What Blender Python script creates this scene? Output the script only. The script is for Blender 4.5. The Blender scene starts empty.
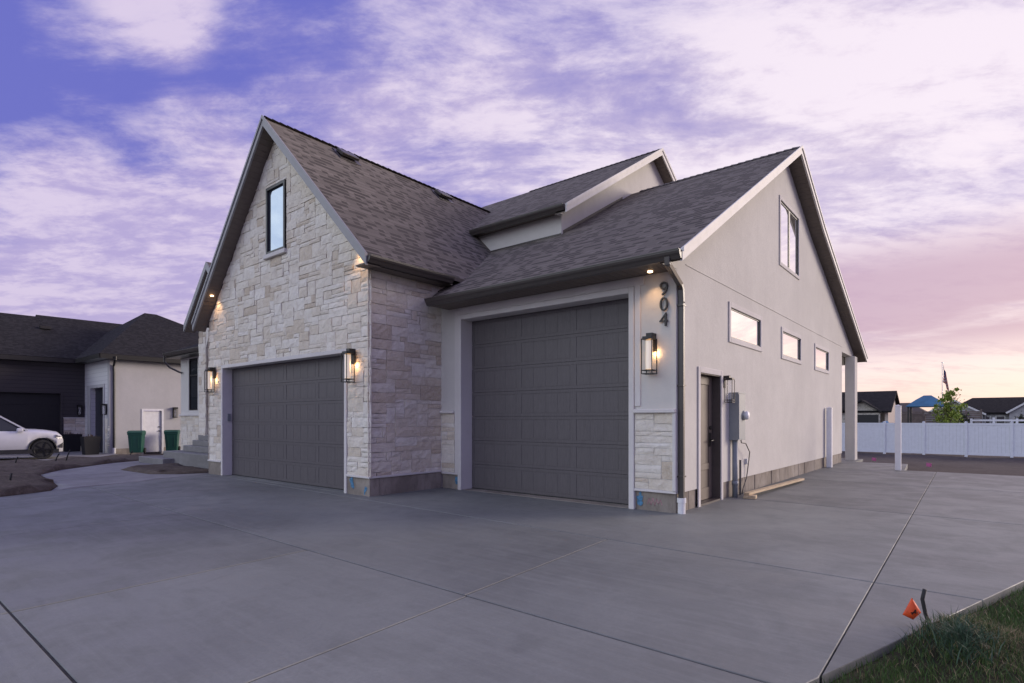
import bpy, bmesh, math, random
import numpy as np
from mathutils import Vector, Matrix
random.seed(7); rng = np.random.default_rng(5)
R = math.radians
S = bpy.context.scene
C = S.collection

# ------------------------------------------------------------------ helpers
WL = {}                      # world location of every parent
def thing(name, label, cat, loc=(0,0,0), rz=0, group=None):
    o = bpy.data.objects.new(name, None); C.objects.link(o)
    o.empty_display_size = .3
    o.location = loc; o.rotation_euler = (0,0,rz)
    o['label'] = label; o['category'] = cat
    if group: o['group'] = group
    WL[o.name] = Vector(loc)
    return o
def tag(o, label, cat, group=None):
    o['label'] = label; o['category'] = cat
    if group: o['group'] = group
    return o
def kind(o, k): o['kind'] = k; return o

class MB:
    def __init__(s): s.v=[]; s.f=[]; s.uv={}; s.tone={}
    def add(s, vs, fs):
        b=len(s.v); s.v += [tuple(p) for p in vs]; s.f += [tuple(b+i for i in f) for f in fs]; return s
    def box(s, x0,y0,z0,x1,y1,z1):
        if x0>x1: x0,x1=x1,x0
        if y0>y1: y0,y1=y1,y0
        if z0>z1: z0,z1=z1,z0
        return s.add([(x0,y0,z0),(x1,y0,z0),(x1,y1,z0),(x0,y1,z0),(x0,y0,z1),(x1,y0,z1),(x1,y1,z1),(x0,y1,z1)],
            [(0,3,2,1),(4,5,6,7),(0,1,5,4),(1,2,6,5),(2,3,7,6),(3,0,4,7)])
    def bar(s, a, b, w, h, up=(0,0,1)):        # box bar from a to b, w across, h along 'up'
        a=Vector(a); b=Vector(b); d=(b-a).normalized(); u=Vector(up); sd=d.cross(u).normalized(); u=sd.cross(d).normalized()
        sd*=w/2; u*=h/2
        vs=[a-sd-u,a+sd-u,a+sd+u,a-sd+u,b-sd-u,b+sd-u,b+sd+u,b-sd+u]
        return s.add(vs,[(0,1,2,3),(7,6,5,4),(0,4,5,1),(1,5,6,2),(2,6,7,3),(3,7,4,0)])
    def tube(s, pts, r, n=8, cap=True):
        pts=[Vector(p) for p in pts]; rs = r if isinstance(r,(list,tuple)) else [r]*len(pts)
        b=len(s.v); ref=None
        for i,p in enumerate(pts):
            d=(pts[min(i+1,len(pts)-1)]-pts[max(i-1,0)]).normalized()
            if ref is None: ref = Vector((0,0,1)) if abs(d.z)<.9 else Vector((1,0,0))
            u=d.cross(ref).normalized(); w=u.cross(d).normalized()
            for k in range(n):
                a=2*math.pi*k/n; s.v.append(tuple(p+u*math.cos(a)*rs[i]+w*math.sin(a)*rs[i]))
        for i in range(len(pts)-1):
            for k in range(n):
                k2=(k+1)%n; s.f.append((b+i*n+k,b+i*n+k2,b+(i+1)*n+k2,b+(i+1)*n+k))
        if cap:
            s.f.append(tuple(b+k for k in range(n))[::-1]); e=b+(len(pts)-1)*n; s.f.append(tuple(e+k for k in range(n)))
        return s
    def prism(s, pts, off):                    # 3D polygon + offset vector
        off=Vector(off); n=len(pts); b=len(s.v)
        s.v += [tuple(p) for p in pts] + [tuple(Vector(p)+off) for p in pts]
        s.f.append(tuple(b+i for i in range(n))[::-1]); s.f.append(tuple(b+n+i for i in range(n)))
        for i in range(n):
            j=(i+1)%n; s.f.append((b+i,b+j,b+n+j,b+n+i))
        return s
    def build(s, name, m, parent=None, local=False, bevel=0, smooth=False, seg=1):
        me=bpy.data.meshes.new(name)
        off=Vector((0,0,0))
        if parent is not None and not local: off=WL[parent.name]
        me.from_pydata([tuple(Vector(p)-off) for p in s.v],[],s.f)
        me.validate()
        bm=bmesh.new(); bm.from_mesh(me); bmesh.ops.recalc_face_normals(bm,faces=bm.faces[:]); bm.to_mesh(me); bm.free()
        return finish(me,name,m,parent,local,bevel,smooth,seg)

def finish(me,name,m,parent=None,local=False,bevel=0,smooth=False,seg=1):
    o=bpy.data.objects.new(name,me); C.objects.link(o)
    if m: me.materials.append(m)
    if parent is not None:
        o.parent=parent; WL[o.name]=WL[parent.name] if not local else Vector((0,0,0))
    else: WL[o.name]=Vector((0,0,0))
    if smooth:
        for p in me.polygons: p.use_smooth=True
    if bevel:
        bv=o.modifiers.new('bevel','BEVEL'); bv.width=bevel; bv.segments=seg; bv.limit_method='ANGLE'
    return o

def settle(o):
    """put a top-level mesh's origin at the middle of its base"""
    me=o.data; co=[v.co.copy() for v in me.vertices]
    c=Vector(((min(p.x for p in co)+max(p.x for p in co))/2,(min(p.y for p in co)+max(p.y for p in co))/2,min(p.z for p in co)))
    me.transform(Matrix.Translation(-c)); o.location=c; WL[o.name]=c
    return o

def wall(name, O, u, n, outline, holes, th, m, parent):
    """wall slab: outline/holes in (u,z), outer face at O, thickness th inwards (-n)"""
    O=Vector(O); u=Vector(u); n=Vector(n); off=WL[parent.name]
    P=lambda q: O+u*q[0]+Vector((0,0,q[1]))-off
    bm=bmesh.new(); es=[]
    for loop in [outline]+holes:
        vs=[bm.verts.new(P(q)) for q in loop]
        es += [bm.edges.new((vs[i],vs[(i+1)%len(vs)])) for i in range(len(vs))]
    bmesh.ops.triangle_fill(bm, use_beauty=True, use_dissolve=False, edges=es)
    for f in bm.faces:
        f.normal_update()
    g=bmesh.ops.extrude_face_region(bm, geom=bm.faces[:])
    bmesh.ops.translate(bm, verts=[v for v in g['geom'] if isinstance(v,bmesh.types.BMVert)], vec=-n*th)
    bmesh.ops.recalc_face_normals(bm, faces=bm.faces[:])
    me=bpy.data.meshes.new(name); bm.to_mesh(me); bm.free()
    return finish(me,name,m,parent)

def rect(a,b,c,d): return [(a,b),(c,b),(c,d),(a,d)]

# ------------------------------------------------------------------ materials
def nm(name):
    m=bpy.data.materials.new(name); m.use_nodes=True; nt=m.node_tree
    return m, nt, nt.nodes['Principled BSDF']
def N(nt,t,**k):
    n=nt.nodes.new(t)
    for a,b in k.items():
        if a.startswith('i_'): n.inputs[a[2:].replace('_',' ')].default_value=b
        else: setattr(n,a,b)
    return n
def LK(nt,a,b): nt.links.new(a,b)
def mixc(nt,f,a,b,bt='MIX'):
    n=nt.nodes.new('ShaderNodeMix'); n.data_type='RGBA'; n.blend_type=bt
    for s,v in ((0,f),(6,a),(7,b)):
        if hasattr(v,'links') or isinstance(v,bpy.types.NodeSocket): nt.links.new(v,n.inputs[s])
        else: n.inputs[s].default_value = v if s==0 else (*v,1)
    return n.outputs[2]
def mth(nt,op,a,b=0,c=0):
    n=nt.nodes.new('ShaderNodeMath'); n.operation=op
    for i,v in enumerate((a,b,c)):
        if isinstance(v,bpy.types.NodeSocket): nt.links.new(v,n.inputs[i])
        else: n.inputs[i].default_value=v
    return n.outputs[0]
def sst(nt,x,lo,hi,a=0,b=1):
    n=nt.nodes.new('ShaderNodeMapRange'); n.interpolation_type='SMOOTHSTEP'
    nt.links.new(x,n.inputs[0])
    for i,v in zip((1,2,3,4),(lo,hi,a,b)): n.inputs[i].default_value=v
    return n.outputs[0]
def noise(nt,co,scale,detail=4,rough=.5,dist=0,vec=None):
    n=N(nt,'ShaderNodeTexNoise'); n.inputs['Scale'].default_value=scale; n.inputs['Detail'].default_value=detail
    n.inputs['Roughness'].default_value=rough; n.inputs['Distortion'].default_value=dist
    if co is not None: nt.links.new(co,n.inputs['Vector'])
    return n.outputs['Fac']
def mapping(nt,co,scale=(1,1,1),rot=(0,0,0),loc=(0,0,0)):
    n=N(nt,'ShaderNodeMapping'); nt.links.new(co,n.inputs[0])
    n.inputs['Scale'].default_value=scale; n.inputs['Rotation'].default_value=rot; n.inputs['Location'].default_value=loc
    return n.outputs[0]
def bump(nt,b,h,strength=.3,dist=.02,prev=None):
    n=N(nt,'ShaderNodeBump'); n.inputs['Strength'].default_value=strength; n.inputs['Distance'].default_value=dist
    nt.links.new(h,n.inputs['Height'])
    if prev is not None: nt.links.new(prev,n.inputs['Normal'])
    if b is not None: nt.links.new(n.outputs[0],b.inputs['Normal'])
    return n.outputs[0]
def objco(nt): return N(nt,'ShaderNodeTexCoord').outputs['Object']

def simple(name,col,rough=.6,metal=0,var=.12,scale=6,bs=.15,bscale=60,spec=None,stretch=(1,1,1)):
    m,nt,b=nm(name); co=objco(nt); co=mapping(nt,co,stretch)
    f=noise(nt,co,scale,5,.6); f=sst(nt,f,.3,.7)
    c=mixc(nt,f,tuple(q*(1-var) for q in col),tuple(min(1,q*(1+var)) for q in col))
    LK(nt,c,b.inputs['Base Color']); b.inputs['Roughness'].default_value=rough; b.inputs['Metallic'].default_value=metal
    if spec is not None: b.inputs['Specular IOR Level'].default_value=spec
    if bs: bump(nt,b,noise(nt,co,bscale,3,.6),bs,.01)
    return m

def stucco(name,col):
    m,nt,b=nm(name); co=objco(nt)
    f=noise(nt,co,.8,6,.65); g=noise(nt,mapping(nt,co,(2.5,2.5,.35)),1.4,5,.6)
    c=mixc(nt,sst(nt,f,.3,.7),tuple(q*.93 for q in col),tuple(q*1.04 for q in col))
    c=mixc(nt,sst(nt,g,.45,.8,0,.22),c,tuple(q*.78 for q in col))
    c=mixc(nt,sst(nt,noise(nt,co,3.5,6,.7),.5,.75,0,.25),c,tuple(q*.84 for q in col))
    LK(nt,c,b.inputs['Base Color']); b.inputs['Roughness'].default_value=.9; b.inputs['Specular IOR Level'].default_value=.2
    p=bump(nt,None,noise(nt,co,9,4,.6),.25,.02)
    bump(nt,b,noise(nt,co,140,3,.7),.55,.006,p)
    return m
M={}
M['stucco']=stucco('stucco',(.60,.585,.55))
M['stucco_trim']=stucco('stucco_trim',(.66,.635,.61))

# stone
def stone_mat(name,ramp,bstr=.6):
    m,nt,b=nm(name); co=objco(nt)
    a=N(nt,'ShaderNodeAttribute'); a.attribute_name='tone'
    cr=N(nt,'ShaderNodeValToRGB'); LK(nt,a.outputs['Fac'],cr.inputs[0])
    els=cr.color_ramp.elements
    while len(els)<len(ramp): els.new(.5)
    for e,(p,c) in zip(els,ramp): e.position=p; e.color=(*c,1)
    n1=noise(nt,co,5,8,.65,.4); n2=noise(nt,co,28,6,.7)
    c=mixc(nt,sst(nt,n1,.42,.70,0,.45),cr.outputs[0],(.46,.39,.30))
    c=mixc(nt,sst(nt,n2,.35,.75,0,.45),c,(.76,.73,.69))
    n3=noise(nt,co,11,5,.7)
    c=mixc(nt,sst(nt,n3,.58,.75,0,.3),c,(.33,.30,.26))
    LK(nt,c,b.inputs['Base Color']); b.inputs['Roughness'].default_value=.92; b.inputs['Specular IOR Level'].default_value=.2
    p=bump(nt,None,noise(nt,co,14,7,.65,.6),bstr,.035)
    bump(nt,b,noise(nt,co,90,5,.7),.5,.008,p)
    return m
M['stone']=stone_mat('limestone',[(0,(.50,.415,.31)),(.14,(.63,.55,.43)),(.4,(.71,.65,.545)),(.7,(.75,.705,.615)),(1,(.79,.755,.685))])
M['far_stone']=simple('far_stone',(.36,.34,.31),.9,var=.35,scale=5,bs=.5,bscale=8)
M['mortar']=simple('mortar',(.68,.64,.58),.95,var=.1,scale=8,bs=.4)

def concrete(name,col,streakrot=0,dark=.72):
    m,nt,b=nm(name); co=N(nt,'ShaderNodeNewGeometry').outputs['Position']
    f=noise(nt,co,.35,7,.6,.3); g=noise(nt,co,1.7,7,.65,.5); h=noise(nt,mapping(nt,co,(.25,6,1)),3.0,6,.65); k=noise(nt,co,40,5,.7)
    lo=tuple(q*dark for q in col); hi=tuple(min(1,q*1.14) for q in col)
    co2=mapping(nt,co,(1,1,1),(0,0,.3))
    c=mixc(nt,sst(nt,f,.36,.64),lo,hi)
    c=mixc(nt,sst(nt,g,.44,.70,0,.6),c,tuple(q*.72 for q in col))
    c=mixc(nt,sst(nt,h,.42,.68,0,.4),c,tuple(q*1.25 for q in col))
    m2=noise(nt,co,7,8,.7,.4); c=mixc(nt,sst(nt,m2,.45,.7,0,.35),c,tuple(q*1.18 for q in col))
    c=mixc(nt,sst(nt,k,.3,.7,0,.35),c,tuple(q*.74 for q in col))
    sp=noise(nt,co2,.9,5,.6,.8); c=mixc(nt,sst(nt,sp,.60,.68,0,.45),c,tuple(q*.70 for q in col))
    spk=noise(nt,co,75,2,.5); c=mixc(nt,sst(nt,spk,.70,.76,0,.5),c,tuple(q*.45 for q in col))
    wv=noise(nt,co,5.5,3,.5); sk=noise(nt,mapping(nt,co,(1,1,1),(0,0,0),(5,5,0)),1.1,5,.6,1.5)
    at=N(nt,'ShaderNodeAttribute'); at.attribute_name='tone'
    c=mixc(nt,1.0,c,mixc(nt,at.outputs['Fac'],(1.08,1.08,1.08),(.84,.84,.85)),'MULTIPLY')
    LK(nt,c,b.inputs['Base Color'])
    LK(nt,sst(nt,g,.3,.7,.48,.74),b.inputs['Roughness'])
    p=bump(nt,None,noise(nt,mapping(nt,co,(5,140,1)),1.0,4,.7),.35,.004)
    bump(nt,b,k,.12,.004,p)
    return m
M['concrete']=concrete('concrete',(.186,.194,.184))
M['walk']=concrete('walk_concrete',(.22,.215,.21))
M['far_concrete']=concrete('pale_concrete',(.30,.295,.29))

def foundation():
    m,nt,b=nm('foundation_concrete'); co=objco(nt)
    f=noise(nt,co,1.2,7,.65,.6); g=noise(nt,mapping(nt,co,(3,3,1)),4,6,.7,.5)
    c=mixc(nt,sst(nt,f,.3,.7),(.18,.155,.13),(.33,.295,.255)); c=mixc(nt,sst(nt,g,.45,.7,0,.5),c,(.14,.115,.095))
    LK(nt,c,b.inputs['Base Color']); b.inputs['Roughness'].default_value=.9
    bump(nt,b,noise(nt,co,35,6,.7),.5,.01)
    return m
M['found']=foundation()
M['filler']=simple('joint_grit',(.035,.034,.034),.95,var=.4,scale=20)
M['paint_blue']=simple('blue_marking_paint',(.08,.22,.36),.8,var=.4,scale=30)
M['paint_pink']=simple('pink_marking_paint',(.36,.20,.22),.8,var=.4,scale=30)

def shingles(name,c1,c2,c3,bw=.28,rh=.145):
    m,nt,b=nm(name); uv=N(nt,'ShaderNodeUVMap').outputs[0]
    dis=N(nt,'ShaderNodeTexNoise'); dis.inputs['Scale'].default_value=6; LK(nt,uv,dis.inputs['Vector'])
    va=N(nt,'ShaderNodeVectorMath',operation='MULTIPLY_ADD'); LK(nt,dis.outputs['Color'],va.inputs[0]); va.inputs[1].default_value=(.02,.008,0); LK(nt,uv,va.inputs[2])
    sp=N(nt,'ShaderNodeSeparateXYZ'); LK(nt,va.outputs[0],sp.inputs[0])
    rowf=mth(nt,'DIVIDE',sp.outputs[1],rh); row=mth(nt,'FLOOR',rowf); fr=mth(nt,'FRACT',rowf)
    def cellnoise(wd,seed):
        w0=N(nt,'ShaderNodeTexWhiteNoise',noise_dimensions='1D'); LK(nt,mth(nt,'ADD',row,seed),w0.inputs['W'])
        cx=mth(nt,'FLOOR',mth(nt,'ADD',mth(nt,'DIVIDE',sp.outputs[0],wd),mth(nt,'MULTIPLY',w0.outputs['Value'],7)))
        w1=N(nt,'ShaderNodeTexWhiteNoise',noise_dimensions='2D'); c2_=N(nt,'ShaderNodeCombineXYZ'); LK(nt,cx,c2_.inputs[0]); LK(nt,mth(nt,'ADD',row,seed*3),c2_.inputs[1]); LK(nt,c2_.outputs[0],w1.inputs['Vector'])
        return w1.outputs['Value']
    a1=cellnoise(bw*.46,.5); a2=cellnoise(bw,11.5)
    c=mixc(nt,sst(nt,a2,.1,.9,.25,1),c2,c1)
    c=mixc(nt,mth(nt,'MULTIPLY',sst(nt,a1,.50,.54,0,.95),sst(nt,fr,.62,.74,1,0)),c,c3)
    edge=sst(nt,fr,.04,.22,1,0)
    c=mixc(nt,mth(nt,'MULTIPLY',edge,sst(nt,a2,.45,.5,.2,.7)),c,tuple(q*.4 for q in c3))  # shadow line under the raised tabs, painted into the colour
    big=noise(nt,uv,.5,4,.6); c=mixc(nt,sst(nt,big,.3,.7,0,.3),c,c2)
    gr=noise(nt,uv,120,3,.8); c=mixc(nt,sst(nt,gr,.3,.7,0,.35),c,tuple(q*1.7 for q in c1))
    LK(nt,c,b.inputs['Base Color']); b.inputs['Roughness'].default_value=.95; b.inputs['Specular IOR Level'].default_value=.08
    hh=mth(nt,'ADD',mth(nt,'MULTIPLY',fr,-1),mth(nt,'MULTIPLY',sst(nt,a1,.56,.58),-.6))
    p=bump(nt,None,hh,.6,.02); bump(nt,b,gr,.4,.004,p)
    return m
M['shingle']=shingles('shingles_weathered',(.190,.168,.144),(.115,.102,.088),(.034,.031,.028))
M['shingle_far']=shingles('shingles_charcoal',(.034,.032,.033),(.020,.019,.020),(.010,.010,.010))
M['bronze']=simple('dark_bronze_metal',(.055,.047,.042),.38,0,var=.08,bs=.03,spec=.6)
M['soffit']=simple('soffit_brown',(.15,.125,.105),.6,var=.06,bs=.05)
M['fascia_grey']=simple('fascia_grey_metal',(.27,.27,.275),.5,var=.05,bs=.03)
M['fascia_light']=simple('fascia_light',(.62,.60,.575),.6,var=.06,bs=.08)
M['black_metal']=simple('black_metal',(.015,.014,.014),.4,0,var=.1,bs=.04)
M['gutter_end']=simple('bare_metal',(.5,.5,.52),.35,.7,var=.1,bs=.03)
M['white']=simple('white_vinyl',(.78,.78,.79),.45,var=.03,bs=.03,spec=.4)
M['white_dull']=simple('white_paint',(.70,.70,.71),.6,var=.06,bs=.06)
M['fence']=simple('white_fence_vinyl',(.66,.68,.74),.5,var=.04,bs=.03)
M['meter']=simple('meter_grey',(.23,.25,.265),.5,.1,var=.06,bs=.04)
M['pvc']=simple('conduit_grey',(.20,.225,.26),.55,var=.06,bs=.04)
M['cable']=simple('cable_grey',(.09,.085,.08),.6,bs=0)
M['rubber']=simple('rubber',(.02,.02,.02),.7,bs=0)
M['orange']=simple('orange_flag',(.72,.085,.015),.55,var=.1,bs=.1,scale=20)
M['wire']=simple('wire',(.2,.19,.18),.4,.6,bs=0)
M['lumber']=simple('raw_lumber',(.50,.39,.25),.75,var=.18,scale=3,stretch=(12,.8,12))
M['dirt']=None
def wood_door(name,col):
    m,nt,b=nm(name); co=objco(nt)
    g=noise(nt,mapping(nt,co,(26,26,1.6)),3,6,.65,1.2); h=noise(nt,mapping(nt,co,(1,1,14)),3,6,.65,1.0)
    c=mixc(nt,sst(nt,g,.35,.7),tuple(q*.86 for q in col),tuple(q*1.12 for q in col))
    LK(nt,c,b.inputs['Base Color']); b.inputs['Roughness'].default_value=.5; b.inputs['Specular IOR Level'].default_value=.4
    bump(nt,b,g,.18,.004)
    return m
M['garage']=wood_door('garage_door_grey',(.108,.098,.102))
M['entry']=wood_door('door_taupe',(.17,.138,.11))
M['door_dark']=simple('door_frame_dark',(.075,.06,.055),.5,bs=.03)
def glass(name,metal=.8,col=(.82,.84,.86)):
    m,nt,b=nm(name); co=objco(nt)
    b.inputs['Base Color'].default_value=(*col,1); b.inputs['Metallic'].default_value=metal; b.inputs['Roughness'].default_value=.015
    bump(nt,b,noise(nt,co,1.3,2,.5),.03,.02)
    return m
M['glass_front']=glass('low_sheen_glass',.9,(.34,.40,.47)); M['glass']=glass('window_glass',.93,(.97,.96,.95)); M['glass_dark']=glass('dark_glass',.15,(.03,.035,.04))
def emis(name,col,st):
    m,nt,b=nm(name); b.inputs['Base Color'].default_value=(.8,.75,.7,1); b.inputs['Emission Color'].default_value=(*col,1); b.inputs['Emission Strength'].default_value=st; return m
M['bulb']=emis('lamp_glow',(1,.52,.20),14); M['tube']=emis('frosted_lamp_glass',(1,.76,.50),.28)
M['downlight']=emis('downlight_lens',(1,.62,.32),6)
def clear():
    m,nt,b=nm('lantern_glass'); b.inputs['Base Color'].default_value=(1,1,1,1); b.inputs['Roughness'].default_value=.03
    b.inputs['Alpha'].default_value=.14; return m
M['clear']=clear()

def dirt(name,a,b_,c_,sc=1.0):
    m,nt,b=nm(name); co=N(nt,'ShaderNodeNewGeometry').outputs['Position']
    f=noise(nt,co,.6*sc,8,.7,.4); g=noise(nt,co,6*sc,8,.75); k=noise(nt,co,30*sc,5,.7)
    c=mixc(nt,sst(nt,f,.35,.65),a,b_); c=mixc(nt,sst(nt,g,.45,.65,0,.8),c,c_); c=mixc(nt,sst(nt,k,.5,.75,0,.5),c,tuple(q*.5 for q in a))
    LK(nt,c,b.inputs['Base Color']); b.inputs['Roughness'].default_value=.97; b.inputs['Specular IOR Level'].default_value=.1
    p=bump(nt,None,g,.8,.05); bump(nt,b,k,.7,.02,p); return m
M['dirt']=dirt('bare_soil',(.095,.078,.064),(.135,.112,.092),(.18,.15,.125))
M['field']=dirt('dark_soil',(.085,.072,.066),(.105,.09,.082),(.125,.108,.098),.6)
M['lawn']=dirt('lawn_soil',(.035,.036,.022),(.055,.052,.032),(.075,.062,.042))
def leafmat(name,ramp):
    m,nt,b=nm(name); a=N(nt,'ShaderNodeAttribute'); a.attribute_name='tone'
    cr=N(nt,'ShaderNodeValToRGB'); LK(nt,a.outputs['Fac'],cr.inputs[0]); els=cr.color_ramp.elements
    while len(els)<len(ramp): els.new(.5)
    for e,(p,c) in zip(els,ramp): e.position=p; e.color=(*c,1)
    LK(nt,cr.outputs[0],b.inputs['Base Color']); b.inputs['Roughness'].default_value=.6; b.inputs['Specular IOR Level'].default_value=.3
    return m
M['grass']=leafmat('grass_blades',[(0,(.030,.062,.016)),(.45,(.052,.105,.024)),(.72,(.09,.135,.035)),(.86,(.20,.155,.085)),(1,(.34,.25,.145))])
M['weed']=leafmat('weed_blades',[(0,(.03,.055,.035)),(1,(.075,.13,.075))])
M['leaf']=leafmat('spring_leaves',[(0,(.09,.15,.02)),(.5,(.19,.26,.04)),(1,(.34,.38,.08))])
M['leaf_dark']=leafmat('dark_leaves',[(0,(.012,.02,.010)),(1,(.04,.05,.02))])
M['bark']=simple('bark',(.09,.065,.05),.9,bs=.5,bscale=20)

def settone(me,vals,dom='FACE'):
    a=me.attributes.new('tone','FLOAT',dom); a.data.foreach_set('value',np.asarray(vals,dtype=np.float32))

# ------------------------------------------------------------------ terrain
def ss(a,b,x):
    t=min(1,max(0,(x-a)/(b-a))); return t*t*(3-2*t)
def drop(x,y):      # how far the finished ground lies below the house slab
    return -.28*ss(-18.5,-29,x)*ss(30,20,y) -.58*ss(18,36,y) -.9*ss(45,90,y)
def g(x,y): return -.115+drop(x,y)

xs=[-400,-250,-150,-100,-70]+list(np.arange(-50,32,1.0))+[36,45,60,90,150,250,400]
ys=[-400,-200,-100,-60,-40]+list(np.arange(-26,60,1.0))+[66,75,85,95,110,150,250,450]
b=MB(); nx=len(xs)
for y in ys:
    for x in xs:
        n_=.05*math.sin(x*1.3+y*.7)*math.sin(y*1.1-x*.4) if (y>21 and y<60) else 0
        b.v.append((x,y,g(x,y)+n_))
for j in range(len(ys)-1):
    for i in range(nx-1): b.f.append((j*nx+i,j*nx+i+1,(j+1)*nx+i+1,(j+1)*nx+i))
kind(b.build('ground',M['field'],smooth=True),'structure')

# ------------------------------------------------------------------ concrete driveway cut by joints
def clip(poly,a,bb,c):      # keep a*x+b*y<=c
    out=[]
    for i in range(len(poly)):
        p=poly[i]; q=poly[(i+1)%len(poly)]
        dp=a*p[0]+bb*p[1]-c; dq=a*q[0]+bb*q[1]-c
        if dp<=0: out.append(p)
        if (dp<0<dq) or (dq<0<dp):
            t=dp/(dp-dq); out.append((p[0]+(q[0]-p[0])*t,p[1]+(q[1]-p[1])*t))
    return out
def inset(poly,d):
    n=len(poly); ar=sum(poly[i][0]*poly[(i+1)%n][1]-poly[(i+1)%n][0]*poly[i][1] for i in range(n))
    sg=1 if ar>0 else -1; out=[]
    for i in range(n):
        p0=Vector(poly[i-1]);p=Vector(poly[i]);p1=Vector(poly[(i+1)%n])
        e0=(p-p0).normalized(); e1=(p1-p).normalized()
        n0=Vector((-e0.y,e0.x))*sg; n1=Vector((-e1.y,e1.x))*sg
        k=n0+n1; k=k/max(.3,(k.dot(n0))) if k.length>1e-6 else n0
        out.append(tuple(p+k*d))
    return out
G1=Vector((-.585,3.31)); G2=Vector((.205,5.88)); gd=(G2-G1).normalized()
# driveway outline
A_=G1-gd*2.62; B_=G2+gd*11.95
main=[(-11.3,-1.7),(-12.58,1.82),(-12.93,2.55),(-14.05,5.72),(-14.05,8.0),(-14.05,19.87),(-1.6,19.87),(-1.46,17.33),(B_.x-.02,17.33),(A_.x,.78)]
pieces=[main]
def cut(pieces,p,q,gap,cond=None):
    p=Vector(p);q=Vector(q);d=(q-p).normalized(); a,bb=-d.y,d.x; c=a*p.x+bb*p.y; out=[]
    for P in pieces:
        if cond and not cond(P): out.append(P); continue
        A=clip(P,a,bb,c-gap/2); B=clip(P,-a,-bb,-c-gap/2)
        for Z in (A,B):
            if len(Z)>2: out.append(Z)
    return out
cen=lambda P:(sum(p[0] for p in P)/len(P),sum(p[1] for p in P)/len(P))
pieces=cut(pieces,(-9,.775),(-2,.775),.016)
pieces=cut(pieces,(-10,3.12),(-.79,2.95),.016)
pieces=cut(pieces,(-5.02,.7),(-5.14,3.05),.024,lambda P:max(p[1] for p in P)<6.2 )
pieces=cut(pieces,(-8.35,.7),(-8.45,3.05),.012,lambda P:max(p[1] for p in P)<3.6 and min(p[0] for p in P)<-8.5)
pieces=cut(pieces,(-3.0,5.37),(.05,5.28),.019)
pieces=cut(pieces,(-2.76,1.0),(-2.9,3.0),.013,lambda P:max(p[1] for p in P)<3.6 and max(p[0] for p in P)>-3.5)
pieces=cut(pieces,(-2.92,2.94),(-3.22,7.0),.013,lambda P:2.9<cen(P)[1]<5.6)
pieces=cut(pieces,(-.62,3.24),(-.78,15),.010,lambda P:max(p[0] for p in P)>-.5)
pieces=cut(pieces,(-2.8,9.55),(.42,9.34),.026,lambda P:max(p[1] for p in P)>9)
pieces=cut(pieces,(-2.8,13.5),(.42,13.4),.03,lambda P:max(p[1] for p in P)>11)
b=MB()
for P in pieces:
    P2=inset(P,.004); P1=P; n=len(P); k=len(b.v)
    b.v += [(x,y,0) for x,y in P2]+[(x,y,-.004) for x,y in P1]+[(x,y,-.14) for x,y in P1]
    b.f.append(tuple(k+i for i in range(n)))
    for i in range(n):
        j=(i+1)%n; b.f.append((k+i,k+n+i,k+n+j,k+j)); b.f.append((k+n+i,k+2*n+i,k+2*n+j,k+n+j))
rt=random.Random(4); tn=[]
for P in pieces: q=rt.uniform(0,1); tn+= [q]*(1+2*len(P))
dv=b.build('driveway',M['concrete']); kind(dv,'structure'); settone(dv.data,tn)
# dark packed filler in the joints between the slabs
fil=[(-11.2,-.85),(-12.9,1.9),(-13.9,5.72),(-13.9,19.7),(-1.75,19.7),(-1.6,17.2),(B_.x-.12,17.2),(A_.x-.12,.9),(A_.x-.16,-.85)]
b=MB(); b.v=[(x,y,-.006) for x,y in fil]; b.f=[tuple(range(len(fil)))]
kind(b.build('joint_filler',M['filler']),'structure')
# public sidewalk strip in the near foreground
b=MB()
for (x0,x1) in ((-16,-8.6),(-8.58,-6.2),(-6.18,-3.85),(-3.83,-.9)):
    P=[(x0,-.9),(x1,-.9),(x1,.755),(x0,.755)]
    P2=inset(P,.024); n=4; k=len(b.v)
    b.v += [(x,y,-.002) for x,y in P2]+[(x,y,-.016) for x,y in P]+[(x,y,-.14) for x,y in P]
    b.f.append(tuple(k+i for i in range(n)))
    for i in range(n):
        j=(i+1)%n; b.f.append((k+i,k+n+i,k+n+j,k+j)); b.f.append((k+n+i,k+2*n+i,k+2*n+j,k+n+j))
kind(b.build('sidewalk',M['concrete']),'structure')
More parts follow.
